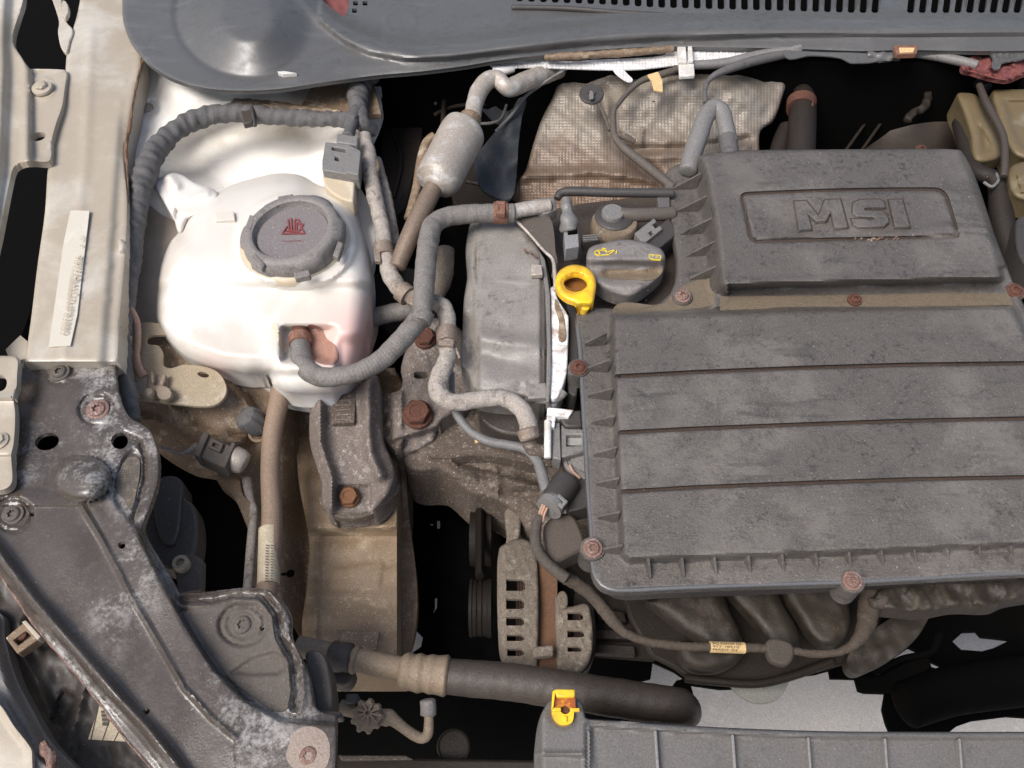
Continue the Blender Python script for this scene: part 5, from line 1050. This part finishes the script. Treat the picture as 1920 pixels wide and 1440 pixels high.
# ================================================================== dipstick, oil cap, coil, solenoid
ds = thing('dipstick_handle', 'bright yellow ring handle of the oil dipstick beside the air box corner', 'dipstick', (1079, 535, -10))
yo = [(1041, 534), (1044, 515), (1058, 501), (1080, 496), (1102, 502), (1115, 516), (1118, 535), (1115, 556), (1111, 574), (1104, 582), (1092, 590), (1082, 596), (1082, 584), (1079, 570), (1062, 563), (1047, 550)]
yl = spline(yo, True, 4)
def y_z(U, V):
    e = ell(U, V, 1079, 531, 23, 16.5); return -4-60*ss((V-566)/26)-rnd_edge(sdf(U, V, yl), 10)-7*ss((1.28-e)/.28)
sheet('ring', yo, y_z, m_yellow, ds, step=3, thick=9, holes=[eout(1079, 531, 22.5, 16, n=32)], sharp=60)
rings('ring_bore', (1079, 533, -26), [(25, -20), (25, 10), (23.5, 10), (22, -14), (2, -14)], M('amber_dark', (.22, .09, .02), rough=.5, bump=0), ds, seg=32)
tube('stem', [(1098, 575, -26, 8), (1092, 592, -60, 6)], m_yellow, ds, seg=12)

oc = thing('oil_filler_cap', 'dusty black oil filler cap with yellow oil can symbol and grip bar', 'oil cap', (1175, 500, -40))
oo = [(1099, 500), (1101, 474), (1108, 463), (1130, 456), (1165, 449), (1200, 452), (1236, 464), (1246, 476), (1247, 494), (1242, 513), (1225, 530), (1205, 545), (1182, 556), (1160, 554), (1135, 545), (1116, 530), (1104, 516)]
ol_ = spline(oo, True, 4)
def o_z(U, V):
    z = -34+26*ss((498-V-.0*U)/16)*1.0-0*U                      # upper half stands as a bar
    z = z+8*gau(dist(U, V, [(1108, 494), (1160, 488), (1240, 494)]), 7)
    z = z-14*gau(dist(U, V, [(1140, 512), (1180, 510), (1230, 507)]), 9)
    z = z+7*gau(dist(U, V, [(1118, 528), (1150, 536), (1200, 536)]), 9)
    z = z+7*gau(ell(U, V, 1208, 507, 16, 5, -6), .9)+6*gau(ell(U, V, 1206, 523, 11, 4, -8), .9)
    return z-rnd_edge(sdf(U, V, ol_), 12)
sheet('cap_body', oo, o_z, m_cap, oc, step=3, thick=30, sharp=60)
sheet('groove_dirt', [(1122, 512), (1150, 506), (1200, 506), (1240, 503), (1236, 518), (1215, 526), (1180, 524), (1140, 522)], lambda U, V: o_z(U, V)+1.2, M('caked_dirt', (.09, .065, .045), (.2, .15, .1), .4, 90, speck=(.4, .35, .3), spk=.66, rough=.9, bump=.8), oc, step=4, thick=1)
crumbs(60, 1115, 500, 1235, 545, o_z, oc, m_rustl, .6, 2)
zz = -7
stroke('oil_can_symbol', [[(1123, 480, zz), (1115, 476, zz), (1116, 471, zz), (1124, 470, zz)], [(1122, 469, zz), (1125, 479, zz), (1142, 478, zz), (1153, 469, zz), (1139, 473, zz), (1133, 469, zz), (1126, 470, zz)], [(1129, 466, zz), (1136, 467, zz)], [(1156, 471, zz), (1155, 476, zz)]], 1.9, m_yelp, oc, depth=1.6)
stroke('book_symbol', [[(1217, 478, zz-2), (1217, 485, zz-2), (1226, 487, zz-2), (1238, 488, zz-2), (1239, 480, zz-2), (1228, 479, zz-2), (1217, 478, zz-2)], [(1221, 481, zz-2), (1225, 481, zz-2)], [(1229, 483, zz-2), (1234, 483, zz-2)]], 1.8, m_yelp, oc, depth=1.8)
ic = thing('grey_sensor_connector', 'pale grey sensor plug standing upright above the yellow dipstick ring', 'sensor', (1068, 420, -40))
tube('boot', [(1061, 374, 4, 8), (1063, 388, 0, 11), (1064, 398, -4, 10), (1066, 412, -10, 17), (1067, 424, -20, 19), (1068, 432, -26, 17)], m_greyp, ic, seg=18, lump=.06)
prism('connector', [(1057, 430, 1), (1084, 428, 1), (1086, 462, 1), (1060, 466, 1)], -22, 40, M('blue_grey_plastic', (.16, .185, .2), (.22, .22, .22), .4, 90, rough=.5, bump=.15), ic, bevel=2, smooth=False)
prism('latch', [(1064, 428, 1), (1082, 426, 1), (1083, 434, 1), (1065, 436, 1)], -14, 10, m_black, ic, bevel=1, smooth=False)
sv = thing('purge_solenoid', 'dark round valve with a flat disc top behind the oil filler cap', 'valve', (1150, 410, -40))
rings('body', (1150, 436, -78), [(42, -20), (44, 0), (43, 26), (40, 30), (20, 30)], M('tan_grimy_plastic', (.3, .25, .16), (.16, .12, .08), .5, 60, spot=(.4, .36, .28), rough=.7, bump=.4), sv, seg=40)
rings('black_collar', (1150, 416, -56), [(36, -10), (36, 14), (32, 17), (10, 17)], m_blackp, sv, seg=36)
rings('disc_top', (1149, 398, -28), [(15, -20), (21, -16), (21, 0), (20, 2), (2, 2.4)], m_greyp, sv, seg=36)
tube('outlet', [(1165, 400, -34, 11), (1190, 403, -36, 13), (1230, 402, -40, 13), (1262, 400, -44, 13)], m_lobe, sv, seg=16)
prism('side_fins', [(1091, 443, 1), (1120, 440, 1), (1126, 450, 1), (1094, 454, 1)], -36, 30, m_blackp, sv, bevel=1, smooth=False)
for k in range(3): stroke('fin', [[(1093, 443+4*k, -34), (1120, 441+4*k, -34)]], 2.2, m_greyp, sv, depth=2)
ip = thing('injector_plug', 'dark square holed plug tilted between oil cap and air box', 'connector', (1225, 430, -40))
prism('shell', qb(1216, 433, 46, 26, -38), -34, 24, m_greyp, ip, bevel=1.5, smooth=False, holes=[np.array([p[:2] for p in qb(1221, 437, 8, 8, -38)]), np.array([p[:2] for p in qb(1231, 421, 12, 9, -38)])])
prism('inner', qb(1240, 440, 60, 34, -38), -44, 40, m_blackp, ip, bevel=3, smooth=False)
fr = thing('fuel_rail_pipe', 'black horizontal pipe crossing in front of the foil heat shield', 'pipe', (1150, 362, -30))
tube('pipe', [(1045, 372, -34, 7), (1052, 362, -30, 8), (1075, 359, -28, 9), (1150, 361, -28, 9), (1262, 362, -30, 9)], m_blackp, fr, seg=14)
prism('saddle', [(1232, 368, 1), (1256, 368, 1), (1256, 392, 1), (1236, 392, 1)], -34, 20, m_tape, fr, bevel=2, smooth=False)

# ================================================================== engine block and what hangs on it
eb = thing('engine_block', 'brown grimy engine block casting low between the support arm and the air box', 'engine block', (900, 880, -260))
b_o = [(758, 852), (800, 835), (850, 822), (880, 790), (960, 790), (1020, 800), (1100, 830), (1130, 900), (1130, 1010), (1060, 1040), (1010, 1020), (985, 990), (960, 960), (920, 935), (880, 925), (845, 895), (830, 885), (770, 880)]
bl_ = spline(b_o, True, 8)
def eb_z(U, V):
    z = -250-.25*(V-800)+18*ss((U-850)/6)*ss((860-V)/10)*0
    z = z-24*sdf_step(U, V, [(848, 828), (1000, 848), (1040, 900), (1040, 915), (860, 872), (848, 860)], 6)
    z = z+12*gau(dist(U, V, [(860, 890), (930, 905), (1010, 912)]), 8)-10*gau(dist(U, V, [(940, 925), (1010, 925)]), 6)
    z = z+9*gau(dist(U, V, [(932, 880), (936, 925)]), 5)
    return z-rnd_edge(sdf(U, V, bl_), 14)+5*wob(U, V, 50, 24)+2*wob(U, V, 18, 25)
sheet('casting', b_o, eb_z, m_castb, eb, step=5, thick=160)
prism('deck', [(730, 790), (880, 700), (1000, 730), (1100, 760), (1100, 860), (900, 850), (800, 850)], -250, 120, m_castb, eb, bevel=10)
prism('lower_crankcase', [(960, 960, 1), (1200, 1000, 1), (1300, 1180, 1), (1226, 1240, 1), (1100, 1230, 1), (1000, 1100, 1)], -420, 12, m_dark, eb, bevel=10)
for q in ([(1112, 1178, 1), (1205, 1184, 1), (1206, 1200, 1), (1112, 1196, 1)], [(1116, 1206, 1), (1190, 1210, 1), (1192, 1228, 1), (1116, 1224, 1)], [(1118, 1140, 1), (1170, 1146, 1), (1176, 1166, 1), (1120, 1162, 1)]):
    prism('crankcase_rib', q, -392, 24, m_dark if q[0][1] < 1150 else M('brown_oily_casting', (.05, .037, .03), (.03, .022, .017), .5, 50, rough=.6, bump=.5), eb, bevel=3, smooth=False)
tube('pin', [(893, 822, -215, 4), (895, 830, -215, 4)], m_tape2, eb, seg=8)

tb = thing('throttle_sensor_unit', 'grey plastic sensor housing with white ring at the left edge of the air box', 'sensor', (1060, 830, -110))
tube('white_ring', [(1027, 790, -80, 7), (1027, 820, -84, 7), (1027, 858, -90, 7)], m_whitep, tb, seg=14)
prism('flange', [(1034, 792, 1), (1050, 792, 1), (1052, 862, 1), (1036, 858, 1)], -92, 40, m_greyp, tb, bevel=2, smooth=False)
prism('frame', [(1052, 796, 1), (1096, 804, 1), (1100, 846, 1), (1052, 858, 1)], -98, 40, m_greyp, tb, bevel=3, smooth=False, holes=[[(1062, 815), (1092, 815), (1092, 836), (1062, 836)]])
prism('inner_block', [(1062, 815, 1), (1094, 815, 1), (1094, 834, 1), (1062, 834, 1)], -110, 30, M('mid_grey_plastic', (.2, .205, .21), (.28, .28, .27), .4, 80, rough=.5, bump=.2), tb, bevel=2, smooth=False)
prism('top_block', [(1040, 772, 1), (1090, 768, 1), (1092, 800, 1), (1060, 800, 1)], -88, 40, m_blackp, tb, bevel=4, smooth=False)
rings('dial', (1100, 860, -120), [(44, -10), (46, 0), (46, 5), (40, 6), (39, 1), (32, 1), (31, 6), (2, 8)], m_greyp, tb, seg=40)
tube('orange_seal', [(1068, 872, -114, 2.5), (1076, 886, -113, 3), (1088, 897, -112, 3)], m_copper, tb, seg=8)
prism('green_tab', [(1048, 890), (1058, 884), (1066, 890), (1064, 898), (1056, 896)], -108, 6, m_green, tb, bevel=1)
kc = thing('knock_sensor_connector', 'black round connector with copper wires below the air box edge', 'connector', (1040, 930, -110))
tube('body', [(1062, 905, -110, 27), (1046, 928, -104, 27), (1038, 942, -100, 26)], m_blackp, kc, seg=24, round_end=True)
tube('grey_seal', [(1036, 944, -98, 26), (1029, 954, -96, 26)], m_greyp, kc, seg=24, round_end=False)
prism('latch', qb(1050, 938, 26, 18, 40), -76, 12, m_greyp, kc, bevel=1.5, smooth=False, holes=[np.array([p[:2] for p in qb(1050, 938, 12, 5, 40)])])
prism('carrier', [(1060, 900, 1), (1098, 890, 1), (1106, 950, 1), (1066, 960, 1)], -118, 50, m_blackp, kc, bevel=3, smooth=False)
for a, b in ((1012, 950), (1020, 956), (1016, 952)): tube('copper_wire', [(a+6, b-4, -92, 2.6), (a, b+10, -98, 2.6), (a-3, b+22, -104, 2.6)], m_copper, kc, seg=8)
tube('taped_lead', [(1012, 968, -104, 9), (1006, 985, -108, 9), (1004, 1010, -112, 10), (1010, 1035, -116, 10), (1030, 1060, -120, 10), (1062, 1085, -126, 11)], m_loom, kc, seg=14, wrap=(14, 1.5))
cn2 = thing('oil_pressure_can', 'brown black blocky can below the round connector next to the corner screw', 'valve', (1055, 1005, -150))
prism('can', [(1020, 985), (1040, 965), (1070, 962), (1088, 985), (1096, 1024), (1070, 1040), (1032, 1054), (1022, 1010)], -130, 60, M('dark_brown_plastic', (.05, .04, .033), (.085, .068, .055), .5, 40, speck=(.3, .26, .2), spk=.72, rough=.7, bump=.3), cn2, bevel=7)

# --- long loom along the engine front
lm = thing('engine_loom', 'brown dusty loom sweeping under the air box to the intake with a tan label', 'wiring harness', (1300, 1200, -200))
tube('loom', [(1062, 1085, -140, 11), (1090, 1100, -160, 12), (1120, 1128, -180, 11), (1145, 1160, -190, 11), (1175, 1188, -196, 8), (1220, 1204, -200, 7.5), (1290, 1212, -202, 7.5), (1400, 1214, -204, 7.5), (1470, 1218, -206, 6.5), (1530, 1226, -206, 6.5), (1580, 1220, -204, 7), (1612, 1196, -200, 12), (1626, 1160, -204, 17), (1632, 1110, -210, 18)], M('brown_loom_tape', (.028, .022, .018), (.075, .058, .043), .45, 60, spot=(.03, .022, .018), rough=.8, bump=.6), lm, seg=16, wrap=(12, 1.4), lump=.03)
lb2 = tube('tan_label', [(1331, 1213, -202, 10.5), (1396, 1215, -204, 10.5)], m_tape2, lm, seg=18, step=70, round_end=False)
for r_ in range(3):
    text('printed_row', ['BQ 036100 FD', '917 18410', 'MADE IN'][r_], 4.5, (1336, 1208+r_*6, -188+(-1)*abs(r_-1)*2), (1390-r_*4, 1210+r_*6, -188-abs(r_-1)*2), m_ink, lb2, depth=.4)
prism('loom_clip', [(1440, 1198), (1475, 1200), (1490, 1215), (1480, 1244), (1450, 1240), (1440, 1225)], -196, 22, m_loom, lm, bevel=5)

# ================================================================== alternator
al = thing('alternator', 'dusty tan alternator with slotted end housings and rusty stator in the lower centre', 'alternator', (1020, 1130, -330))
def cyl_z(U, V): return -330+70*np.sqrt(np.clip(1-((V-1135)/150.)**2, 0, 1))
f_o = [(936, 1030), (950, 1018), (975, 1010), (1000, 1020), (1007, 1040), (1010, 1120), (1009, 1215), (1008, 1256, 1), (950, 1250), (938, 1232), (934, 1190), (932, 1100)]
SL = [(949, 1086, 985, 1108), (949, 1123, 983, 1142), (949, 1157, 983, 1173), (950, 1190, 983, 1202), (951, 1217, 983, 1230)]
def rr(x0, y0, x1, y1): return [(x0, y0), (x1-7, y0), (x1-1, y0+4), (x1, y1-3), (x1-6, y1), (x0, y1)]
f_l = spline(f_o, True, 5)
sheet('front_housing', f_o, lambda U, V: cyl_z(U, V)-rnd_edge(sdf(U, V, f_l), 6)-8*ss((948-U)/12)+1.5*wob(U, V, 22, 2), m_alt, al, step=4, thick=9, holes=[rr(*s) for s in SL])
prism('stator', [(1004, 1040, 1), (1045, 1050, 1), (1046, 1260, 1), (1004, 1258, 1)], lambda U, V: cyl_z(U, V)-5, 120, M('rusty_stator', (.2, .09, .035), (.12, .06, .03), .5, 60, rough=.8, bump=.4), al, bevel=2, smooth=False)
r_o = [(1041, 1120, 1), (1060, 1112), (1064, 1136), (1100, 1132), (1108, 1150), (1112, 1190), (1108, 1230), (1098, 1250), (1080, 1262), (1044, 1258, 1)]
SR = [(1064, 1148, 1094, 1163), (1064, 1182, 1096, 1195), (1064, 1212, 1092, 1222)]
r_l = spline(r_o, True, 5)
sheet('rear_housing', r_o, lambda U, V: cyl_z(U, V)-rnd_edge(sdf(U, V, r_l), 6)+1.5*wob(U, V, 22, 4), m_alt, al, step=4, thick=9, holes=[rr(*s) for s in SR])
prism('rear_cover', [(1078, 1105), (1106, 1110), (1116, 1150), (1116, 1220), (1100, 1255), (1080, 1262)], -345, 60, m_dark, al, bevel=6)
prism('mounting_ear', [(947, 955), (960, 950), (974, 952), (976, 990), (972, 1020), (974, 1045), (958, 1050), (948, 1040), (950, 1000)], -300, 40, m_alt, al, bevel=5)
prism('tie_piece', [(998, 1212, 1), (1038, 1208, 1), (1038, 1228, 1), (1000, 1232, 1)], -245, 20, m_alt, al, bevel=4, smooth=False)
prism('terminal', [(1046, 1112), (1060, 1108), (1064, 1136), (1052, 1140)], -250, 22, m_alt, al, bevel=3)
m_wind = M('copper_winding', (.24, .13, .07), (.1, .06, .04), .5, 150, rough=.6, bump=.6)
for s in SL+SR:
    for k_ in range(3): tube('winding', [(s[2]-14+5*k_-(4 if s in SR else 0), s[1]-4, -318, 3), (s[2]-12+5*k_-(4 if s in SR else 0), s[3]+4, -318, 3)], m_wind, al, seg=8)
for s in SL: rings('rotor_bit', ((s[0]+s[2])/2+8, (s[1]+s[3])/2+4, -330), [(6, 0), (6, 6), (1, 7)], m_castb, al, seg=10)
rings('rotor', (1000, 1140, -420), [(60, 0), (60, 30), (2, 32)], m_black, al, seg=30)
pu = thing('drive_pulley', 'black ribbed belt pulley just left of the alternator', 'pulley', (900, 1140, -330))
X1 = (1, 0, 0)
rings('upper_pulley', (882, 1010, -420), [(50, 0), (52, 4), (50, 30), (52, 34), (52, 40), (2, 42)], m_pulley, pu, axis=X1, seg=48)
rings('lower_pulley', (880, 1140, -370), [(40, 0), (52, 1), (54, 6), (52, 8), (52, 14), (50, 16), (52, 18), (52, 24), (50, 26), (52, 28), (52, 34), (54, 36), (54, 42), (2, 44)], m_pulley, pu, axis=X1, seg=48)
tube('belt', [(900, 960, -372, 9), (900, 1040, -340, 9), (900, 1080, -330, 9)], m_pulley, pu, seg=10, flat=2)
sheet('dark_backing', [(765, 930), (878, 925), (930, 950), (935, 1250), (880, 1260), (765, 1240), (800, 1200), (790, 1150), (768, 1120)], lambda U, V: -620+0*U+8*wob(U, V, 60, 1), m_black, pu, step=14, thick=8, holes=[[tuple(p) for p in h] for h in ([(819, 973), (825, 973), (825, 991), (819, 991)], [(807, 979), (812, 979), (812, 985), (807, 985)], [(815, 1119), (820, 1119), (819, 1140), (813, 1149), (812, 1146), (815, 1138)])])  # backing sheet added below the pulleys, its black replaces deep shade

# ================================================================== intake manifold and the dark mass beneath
im = thing('intake_manifold', 'tan brown intake manifold runners curving out under the front of the air box', 'intake manifold', (1420, 1150, -260))
for q, zz_ in (([(1211, 1128, 1), (1245, 1112), (1260, 1090), (1340, 1090), (1368, 1145), (1390, 1190), (1393, 1212), (1345, 1216), (1292, 1188), (1250, 1158)], -255), ([(1272, 1204), (1330, 1210), (1396, 1212), (1384, 1240), (1345, 1258), (1300, 1256), (1276, 1236)], -305), ([(1345, 1085), (1440, 1085), (1470, 1135), (1496, 1182), (1500, 1212), (1482, 1226), (1452, 1212), (1410, 1162), (1372, 1120)], -262), ([(1470, 1080), (1560, 1085), (1588, 1125), (1595, 1160), (1585, 1195), (1562, 1214), (1538, 1210), (1502, 1166)], -268)):
    L_ = spline(q, True, 5); sheet('runner', q, lambda U, V, L_=L_, zz_=zz_: zz_-.3*(V-1110)*0-rnd_edge(sdf(U, V, L_), 22)+2*wob(U, V, 60, 5), m_man, im, step=5, thick=22)
sheet('side_fin', [(1640, 1180), (1690, 1150), (1745, 1140), (1738, 1165), (1715, 1200), (1680, 1230), (1640, 1252), (1600, 1262), (1590, 1230)], lambda U, V: -330+0*U+3*wob(U, V, 40, 2), m_man, im, step=8, thick=30)
m_o = [(1640, 1120), (1660, 1100), (1740, 1090), (1860, 1086), (1990, 1070, 1), (1990, 1112, 1), (1900, 1126), (1870, 1138), (1800, 1138), (1740, 1148), (1690, 1145), (1650, 1138)]
m_l = spline(m_o, True, 6)
sheet('flange', m_o, lambda U, V: -170-rnd_edge(sdf(U, V, m_l), 10)+5*wob(U, V, 60, 9)+2*wob(U, V, 16, 3), m_man, im, step=5, thick=40)
tube('bracket_lug', [(1635, 1132, -180, 10), (1655, 1128, -180, 12), (1672, 1122, -180, 10)], m_loom, im, seg=14, lump=.1)
prism('dark_gallery', [(1160, 1090, 1), (1660, 1080, 1), (1650, 1200, 1), (1600, 1240, 1), (1540, 1258, 1), (1500, 1266, 1), (1480, 1276, 1), (1380, 1284, 1), (1292, 1274, 1), (1262, 1252, 1), (1222, 1232, 1), (1180, 1160, 1)], -380, 14, m_dark, im, bevel=12)
tube('lower_rail', [(1285, 1272, -350, 8), (1340, 1278, -348, 8), (1420, 1282, -348, 8), (1490, 1266, -350, 8), (1560, 1240, -352, 8)], m_dark, im, seg=12)
sn = thing('sump_pan', 'grey green rounded sump bulge resting just above the visible concrete floor', 'sump', (1418, 1295, -420))
rings('pan', (1418, 1257, -430), [(56, -8), (60, -5), (60, 0), (40, 8), (2, 9)], M('grey_green_metal', (.5, .5, .44), (.4, .4, .35), .4, 40, rough=.6, bump=.2), sn, seg=40)
dm = thing('lower_crossmember', 'black crossmember and exhaust shapes in silhouette against the concrete floor at lower right', 'crossmember', (1750, 1280, -500))
prism('block', [(1606, 1268, 1), (1650, 1266, 1), (1700, 1240, 1), (1740, 1226, 1), (1748, 1250, 1), (1690, 1300, 1), (1612, 1298, 1)], -520, 8, m_black, dm, bevel=4, smooth=False)
tube('exhaust_pipe', [(1700, 1322, -520, 42), (1780, 1296, -520, 44), (1880, 1280, -520, 46), (1990, 1265, -520, 48)], m_black, dm, seg=28)
tube('stay', [(1640, 1262, -500, 6), (1690, 1236, -500, 6), (1745, 1222, -500, 7), (1760, 1190, -500, 10)], m_black, dm, seg=10)

# ================================================================== radiator hose, AC service port
rh = thing('radiator_hose', 'fat dark brown rubber hose with cream ribbed collar crossing the bottom centre', 'hose', (1000, 1280, -200))
tube('hose', [(820, 1266, -210, 32), (860, 1270, -210, 33), (960, 1279, -210, 34), (1100, 1300, -210, 35), (1200, 1315, -210, 35), (1250, 1321, -212, 34), (1272, 1324, -222, 33), (1282, 1330, -250, 32), (1284, 1334, -290, 31)], m_rubberd, rh, seg=28, lump=.008)
m_sand = M('sand_brown_alloy', (.36, .28, .2), (.22, .165, .11), .45, 60, speck=(.55, .48, .38), spk=.7, rough=.6, bump=.3)
tube('ribbed_collar', [(755, 1258, -206, 31), (762, 1259, -206, 35), (775, 1261, -206, 33), (786, 1262, -206, 36), (797, 1263, -206, 33), (808, 1264, -206, 36), (818, 1265, -206, 35), (836, 1267, -206, 38)], m_sand, rh, seg=30, step=3)
tube('metal_pipe', [(560, 1212, -200, 20), (600, 1220, -200, 20), (662, 1236, -202, 22), (755, 1254, -206, 22)], m_sand, rh, seg=24)
tube('pipe_bead', [(664, 1237, -202, 26), (668, 1238, -202, 26)], m_sand, rh, seg=24, step=2)
tube('rubber_grommet', [(622, 1226, -200, 25), (640, 1232, -200, 27), (656, 1235, -200, 26)], m_rubberd, rh, seg=24, lump=.04)
prism('grommet_foot', [(620, 1245), (660, 1250), (656, 1275), (640, 1284), (622, 1275)], -215, 50, m_rubberd, rh, bevel=5)
sv2 = thing('ac_service_port', 'sand coloured fluted service cap on a thin bent pipe below the radiator hose', 'valve', (700, 1340, -180))
rings('fluted_cap', (690, 1342, -170), [(20, -10), (27, -6, ('lobe', 9, .08)), (29, 8, ('lobe', 9, .1)), (26, 14, ('lobe', 9, .1)), (14, 16), (3, 18)], m_sand, sv2, seg=72, axis=(-.1, -.3, 1))
for k in range(9):
    t = R(k*40+10); stroke('flute', [[(690+6*math.cos(t), 1338+5*math.sin(t), -148), (690+24*math.cos(t), 1339+20*math.sin(t), -151)]], 3.2, m_sand, sv2, depth=3)
tube('pipe', [(640, 1326, -190, 14), (665, 1332, -188, 14), (715, 1344, -186, 15), (730, 1346, -186, 16), (738, 1350, -186, 12), (756, 1364, -188, 10), (776, 1378, -190, 10), (792, 1384, -190, 10), (802, 1376, -188, 10), (804, 1355, -184, 9), (804, 1340, -182, 9)], m_sand, sv2, seg=16)
tube('pipe_nut', [(803, 1340, -182, 15), (803, 1326, -178, 15), (802, 1314, -174, 15)], m_rubber, sv2, seg=20)
prism('dark_nut', [(648, 1300, 1), (672, 1300, 1), (672, 1318, 1), (648, 1318, 1)], -160, 30, m_blackp, sv2, bevel=3, smooth=False)
rb = thing('radiator_side_bracket', 'dark plastic radiator side bracket right of the black panel', 'bracket', (590, 1280, -60))
prism('upright', [(572, 1225), (590, 1218), (606, 1225), (618, 1260), (622, 1330), (600, 1345), (588, 1300)], -60, 60, m_head, rb, bevel=6)
prism('foot', [(590, 1330, 1), (640, 1334, 1), (640, 1346, 1), (592, 1346, 1)], -40, 30, m_head, rb, bevel=3, smooth=False)
xm = thing('lower_radiator_mount', 'dark lower crossbar and round mount in shadow at the bottom centre', 'crossmember', (800, 1420, -300))
prism('bar', [(630, 1412, 1), (770, 1420, 1), (1010, 1424, 1), (1010, 1500, 1), (630, 1500, 1)], -300, 60, m_dark, xm, bevel=6, smooth=False)
prism('tan_edge', [(635, 1416, 1), (760, 1416, 1), (775, 1424, 1), (640, 1426, 1)], -290, 10, m_castb, xm, bevel=2, smooth=False)
rings('mount_ring', (850, 1400, -330), [(30, -10), (31, 4), (28, 6), (27, 0), (2, 0)], m_dark, xm, seg=36)

# ================================================================== radiator shroud with yellow clip
rd = thing('radiator_shroud', 'grey black ribbed radiator shroud along the bottom right with a rounded left horn', 'radiator shroud', (1400, 1400, 0))
s_o = [(1001, 1520, 1), (1002, 1440), (1003, 1395), (1010, 1352), (1024, 1322), (1040, 1308), (1062, 1304), (1082, 1310), (1092, 1322), (1098, 1345), (1104, 1348, 1), (1180, 1353), (1250, 1358), (1400, 1366), (1560, 1371), (1700, 1372), (1990, 1372, 1), (1990, 1520, 1)]
s_l = spline(s_o, True, 8)
def sd_z(U, V):
    e = sdf(U, V, s_l)
    top = np.interp(U, [1100, 1250, 1400, 1560, 1990], [1349, 1358, 1366, 1371, 1372])
    z = 0+0*U
    z = z-10*ss((V-top-11)/5)*ss((U-1106)/5)
    z = z+3*gau(U-(1101+.14*(V-1350)), 4)*ss((V-1350)/8)
    z = z-26*ss((1019-U+.0*V)/14)-8*ss((U-1096)/4)*ss((V-1352)/4)
    z = z-9*ss((V-1414-(U-1020)*.03)/6)*ss((1098-U)/4)+4*gau(V-1413, 4)*ss((1098-U)/4)
    z = z-5*ss((1.2-ell(U, V, 1059, 1328, 34, 36))/.5)
    return z-rnd_edge(e, 7)+1*wob(U, V, 160, 3)
sheet('panel', s_o, sd_z, M('shroud_plastic', (.078, .076, .073), (.128, .12, .112), .5, 22, spot=(.06, .056, .052), spa=.4, speck=(.5, .48, .46), spk=.72, rough=.5, bump=.2), rd, step=4.5, thick=40)
m_rib = M('rib_plastic', (.16, .16, .16), (.22, .21, .2), .5, 60, rough=.45, bump=.1)
for u, w_ in ((1229, 6), (1374, 6), (1516, 5), (1660, 5), (1800, 5)):
    t0 = float(np.interp(u, [1100, 1250, 1400, 1560, 1990], [1349, 1358, 1366, 1371, 1372]))+12
    prism('rib', [(u-w_/2, t0, 1), (u+w_/2, t0, 1), (u+w_/2+9, 1500, 1), (u-w_/2+9, 1500, 1)], -4, 14, m_rib, rd, bevel=1.5, smooth=False)
prism('radiator_core', [(1020, 1392, 1), (2300, 1392, 1), (2300, 1440, 1), (1020, 1440, 1)], -44, 380, m_blackp, rd, bevel=0, smooth=False)  # unseen core added below the shroud to keep sun off the manifold
yc = thing('yellow_retaining_clip', 'small yellow amber plastic clip with round hole on the horn of the radiator shroud', 'clip', (1059, 1330, 10))
y1 = [(1035, 1326), (1035, 1340), (1040, 1350), (1050, 1358), (1062, 1359), (1073, 1354), (1076, 1340), (1077, 1326, 1), (1035, 1322, 1)]
prism('round_base', y1, 6, 12, m_yellow, yc, bevel=2, holes=[eout(1060, 1331, 9, 8, n=20)])
rings('bore', (1060, 1332, 2), [(10, 0), (10, 4), (8, 4), (8, -4), (.5, -4)], m_rust, yc, seg=20)
prism('amber_web', [(1037, 1300, 1), (1079, 1304, 1), (1080, 1328, 1), (1067, 1327, 1), (1060, 1322, 1), (1052, 1326, 1), (1036, 1326, 1)], 8, 8, m_amber, yc, bevel=1, smooth=False)
prism('top_bar', [(1040, 1292, 1), (1078, 1292, 1), (1078, 1307, 1), (1044, 1307, 1)], 20, 10, m_yellow, yc, bevel=2, smooth=False)
prism('side_bar', [(1035, 1326, 1), (1052, 1326, 1), (1052, 1333, 1), (1035, 1333, 1)], 12, 6, m_yellow, yc, bevel=1.2, smooth=False)
prism('side_bar', [(1069, 1327, 1), (1087, 1327, 1), (1087, 1334, 1), (1069, 1334, 1)], 12, 6, m_yellow, yc, bevel=1.2, smooth=False)
prism('centre_rib', [(1056, 1342, 1), (1063, 1342, 1), (1063, 1354, 1), (1056, 1354, 1)], 10, 5, m_yellow, yc, bevel=1, smooth=False)
prism('side_wall', [(1036, 1296, 1), (1042, 1292, 1), (1038, 1326, 1), (1034, 1330, 1)], 16, 16, m_yellow, yc, bevel=1, smooth=False)
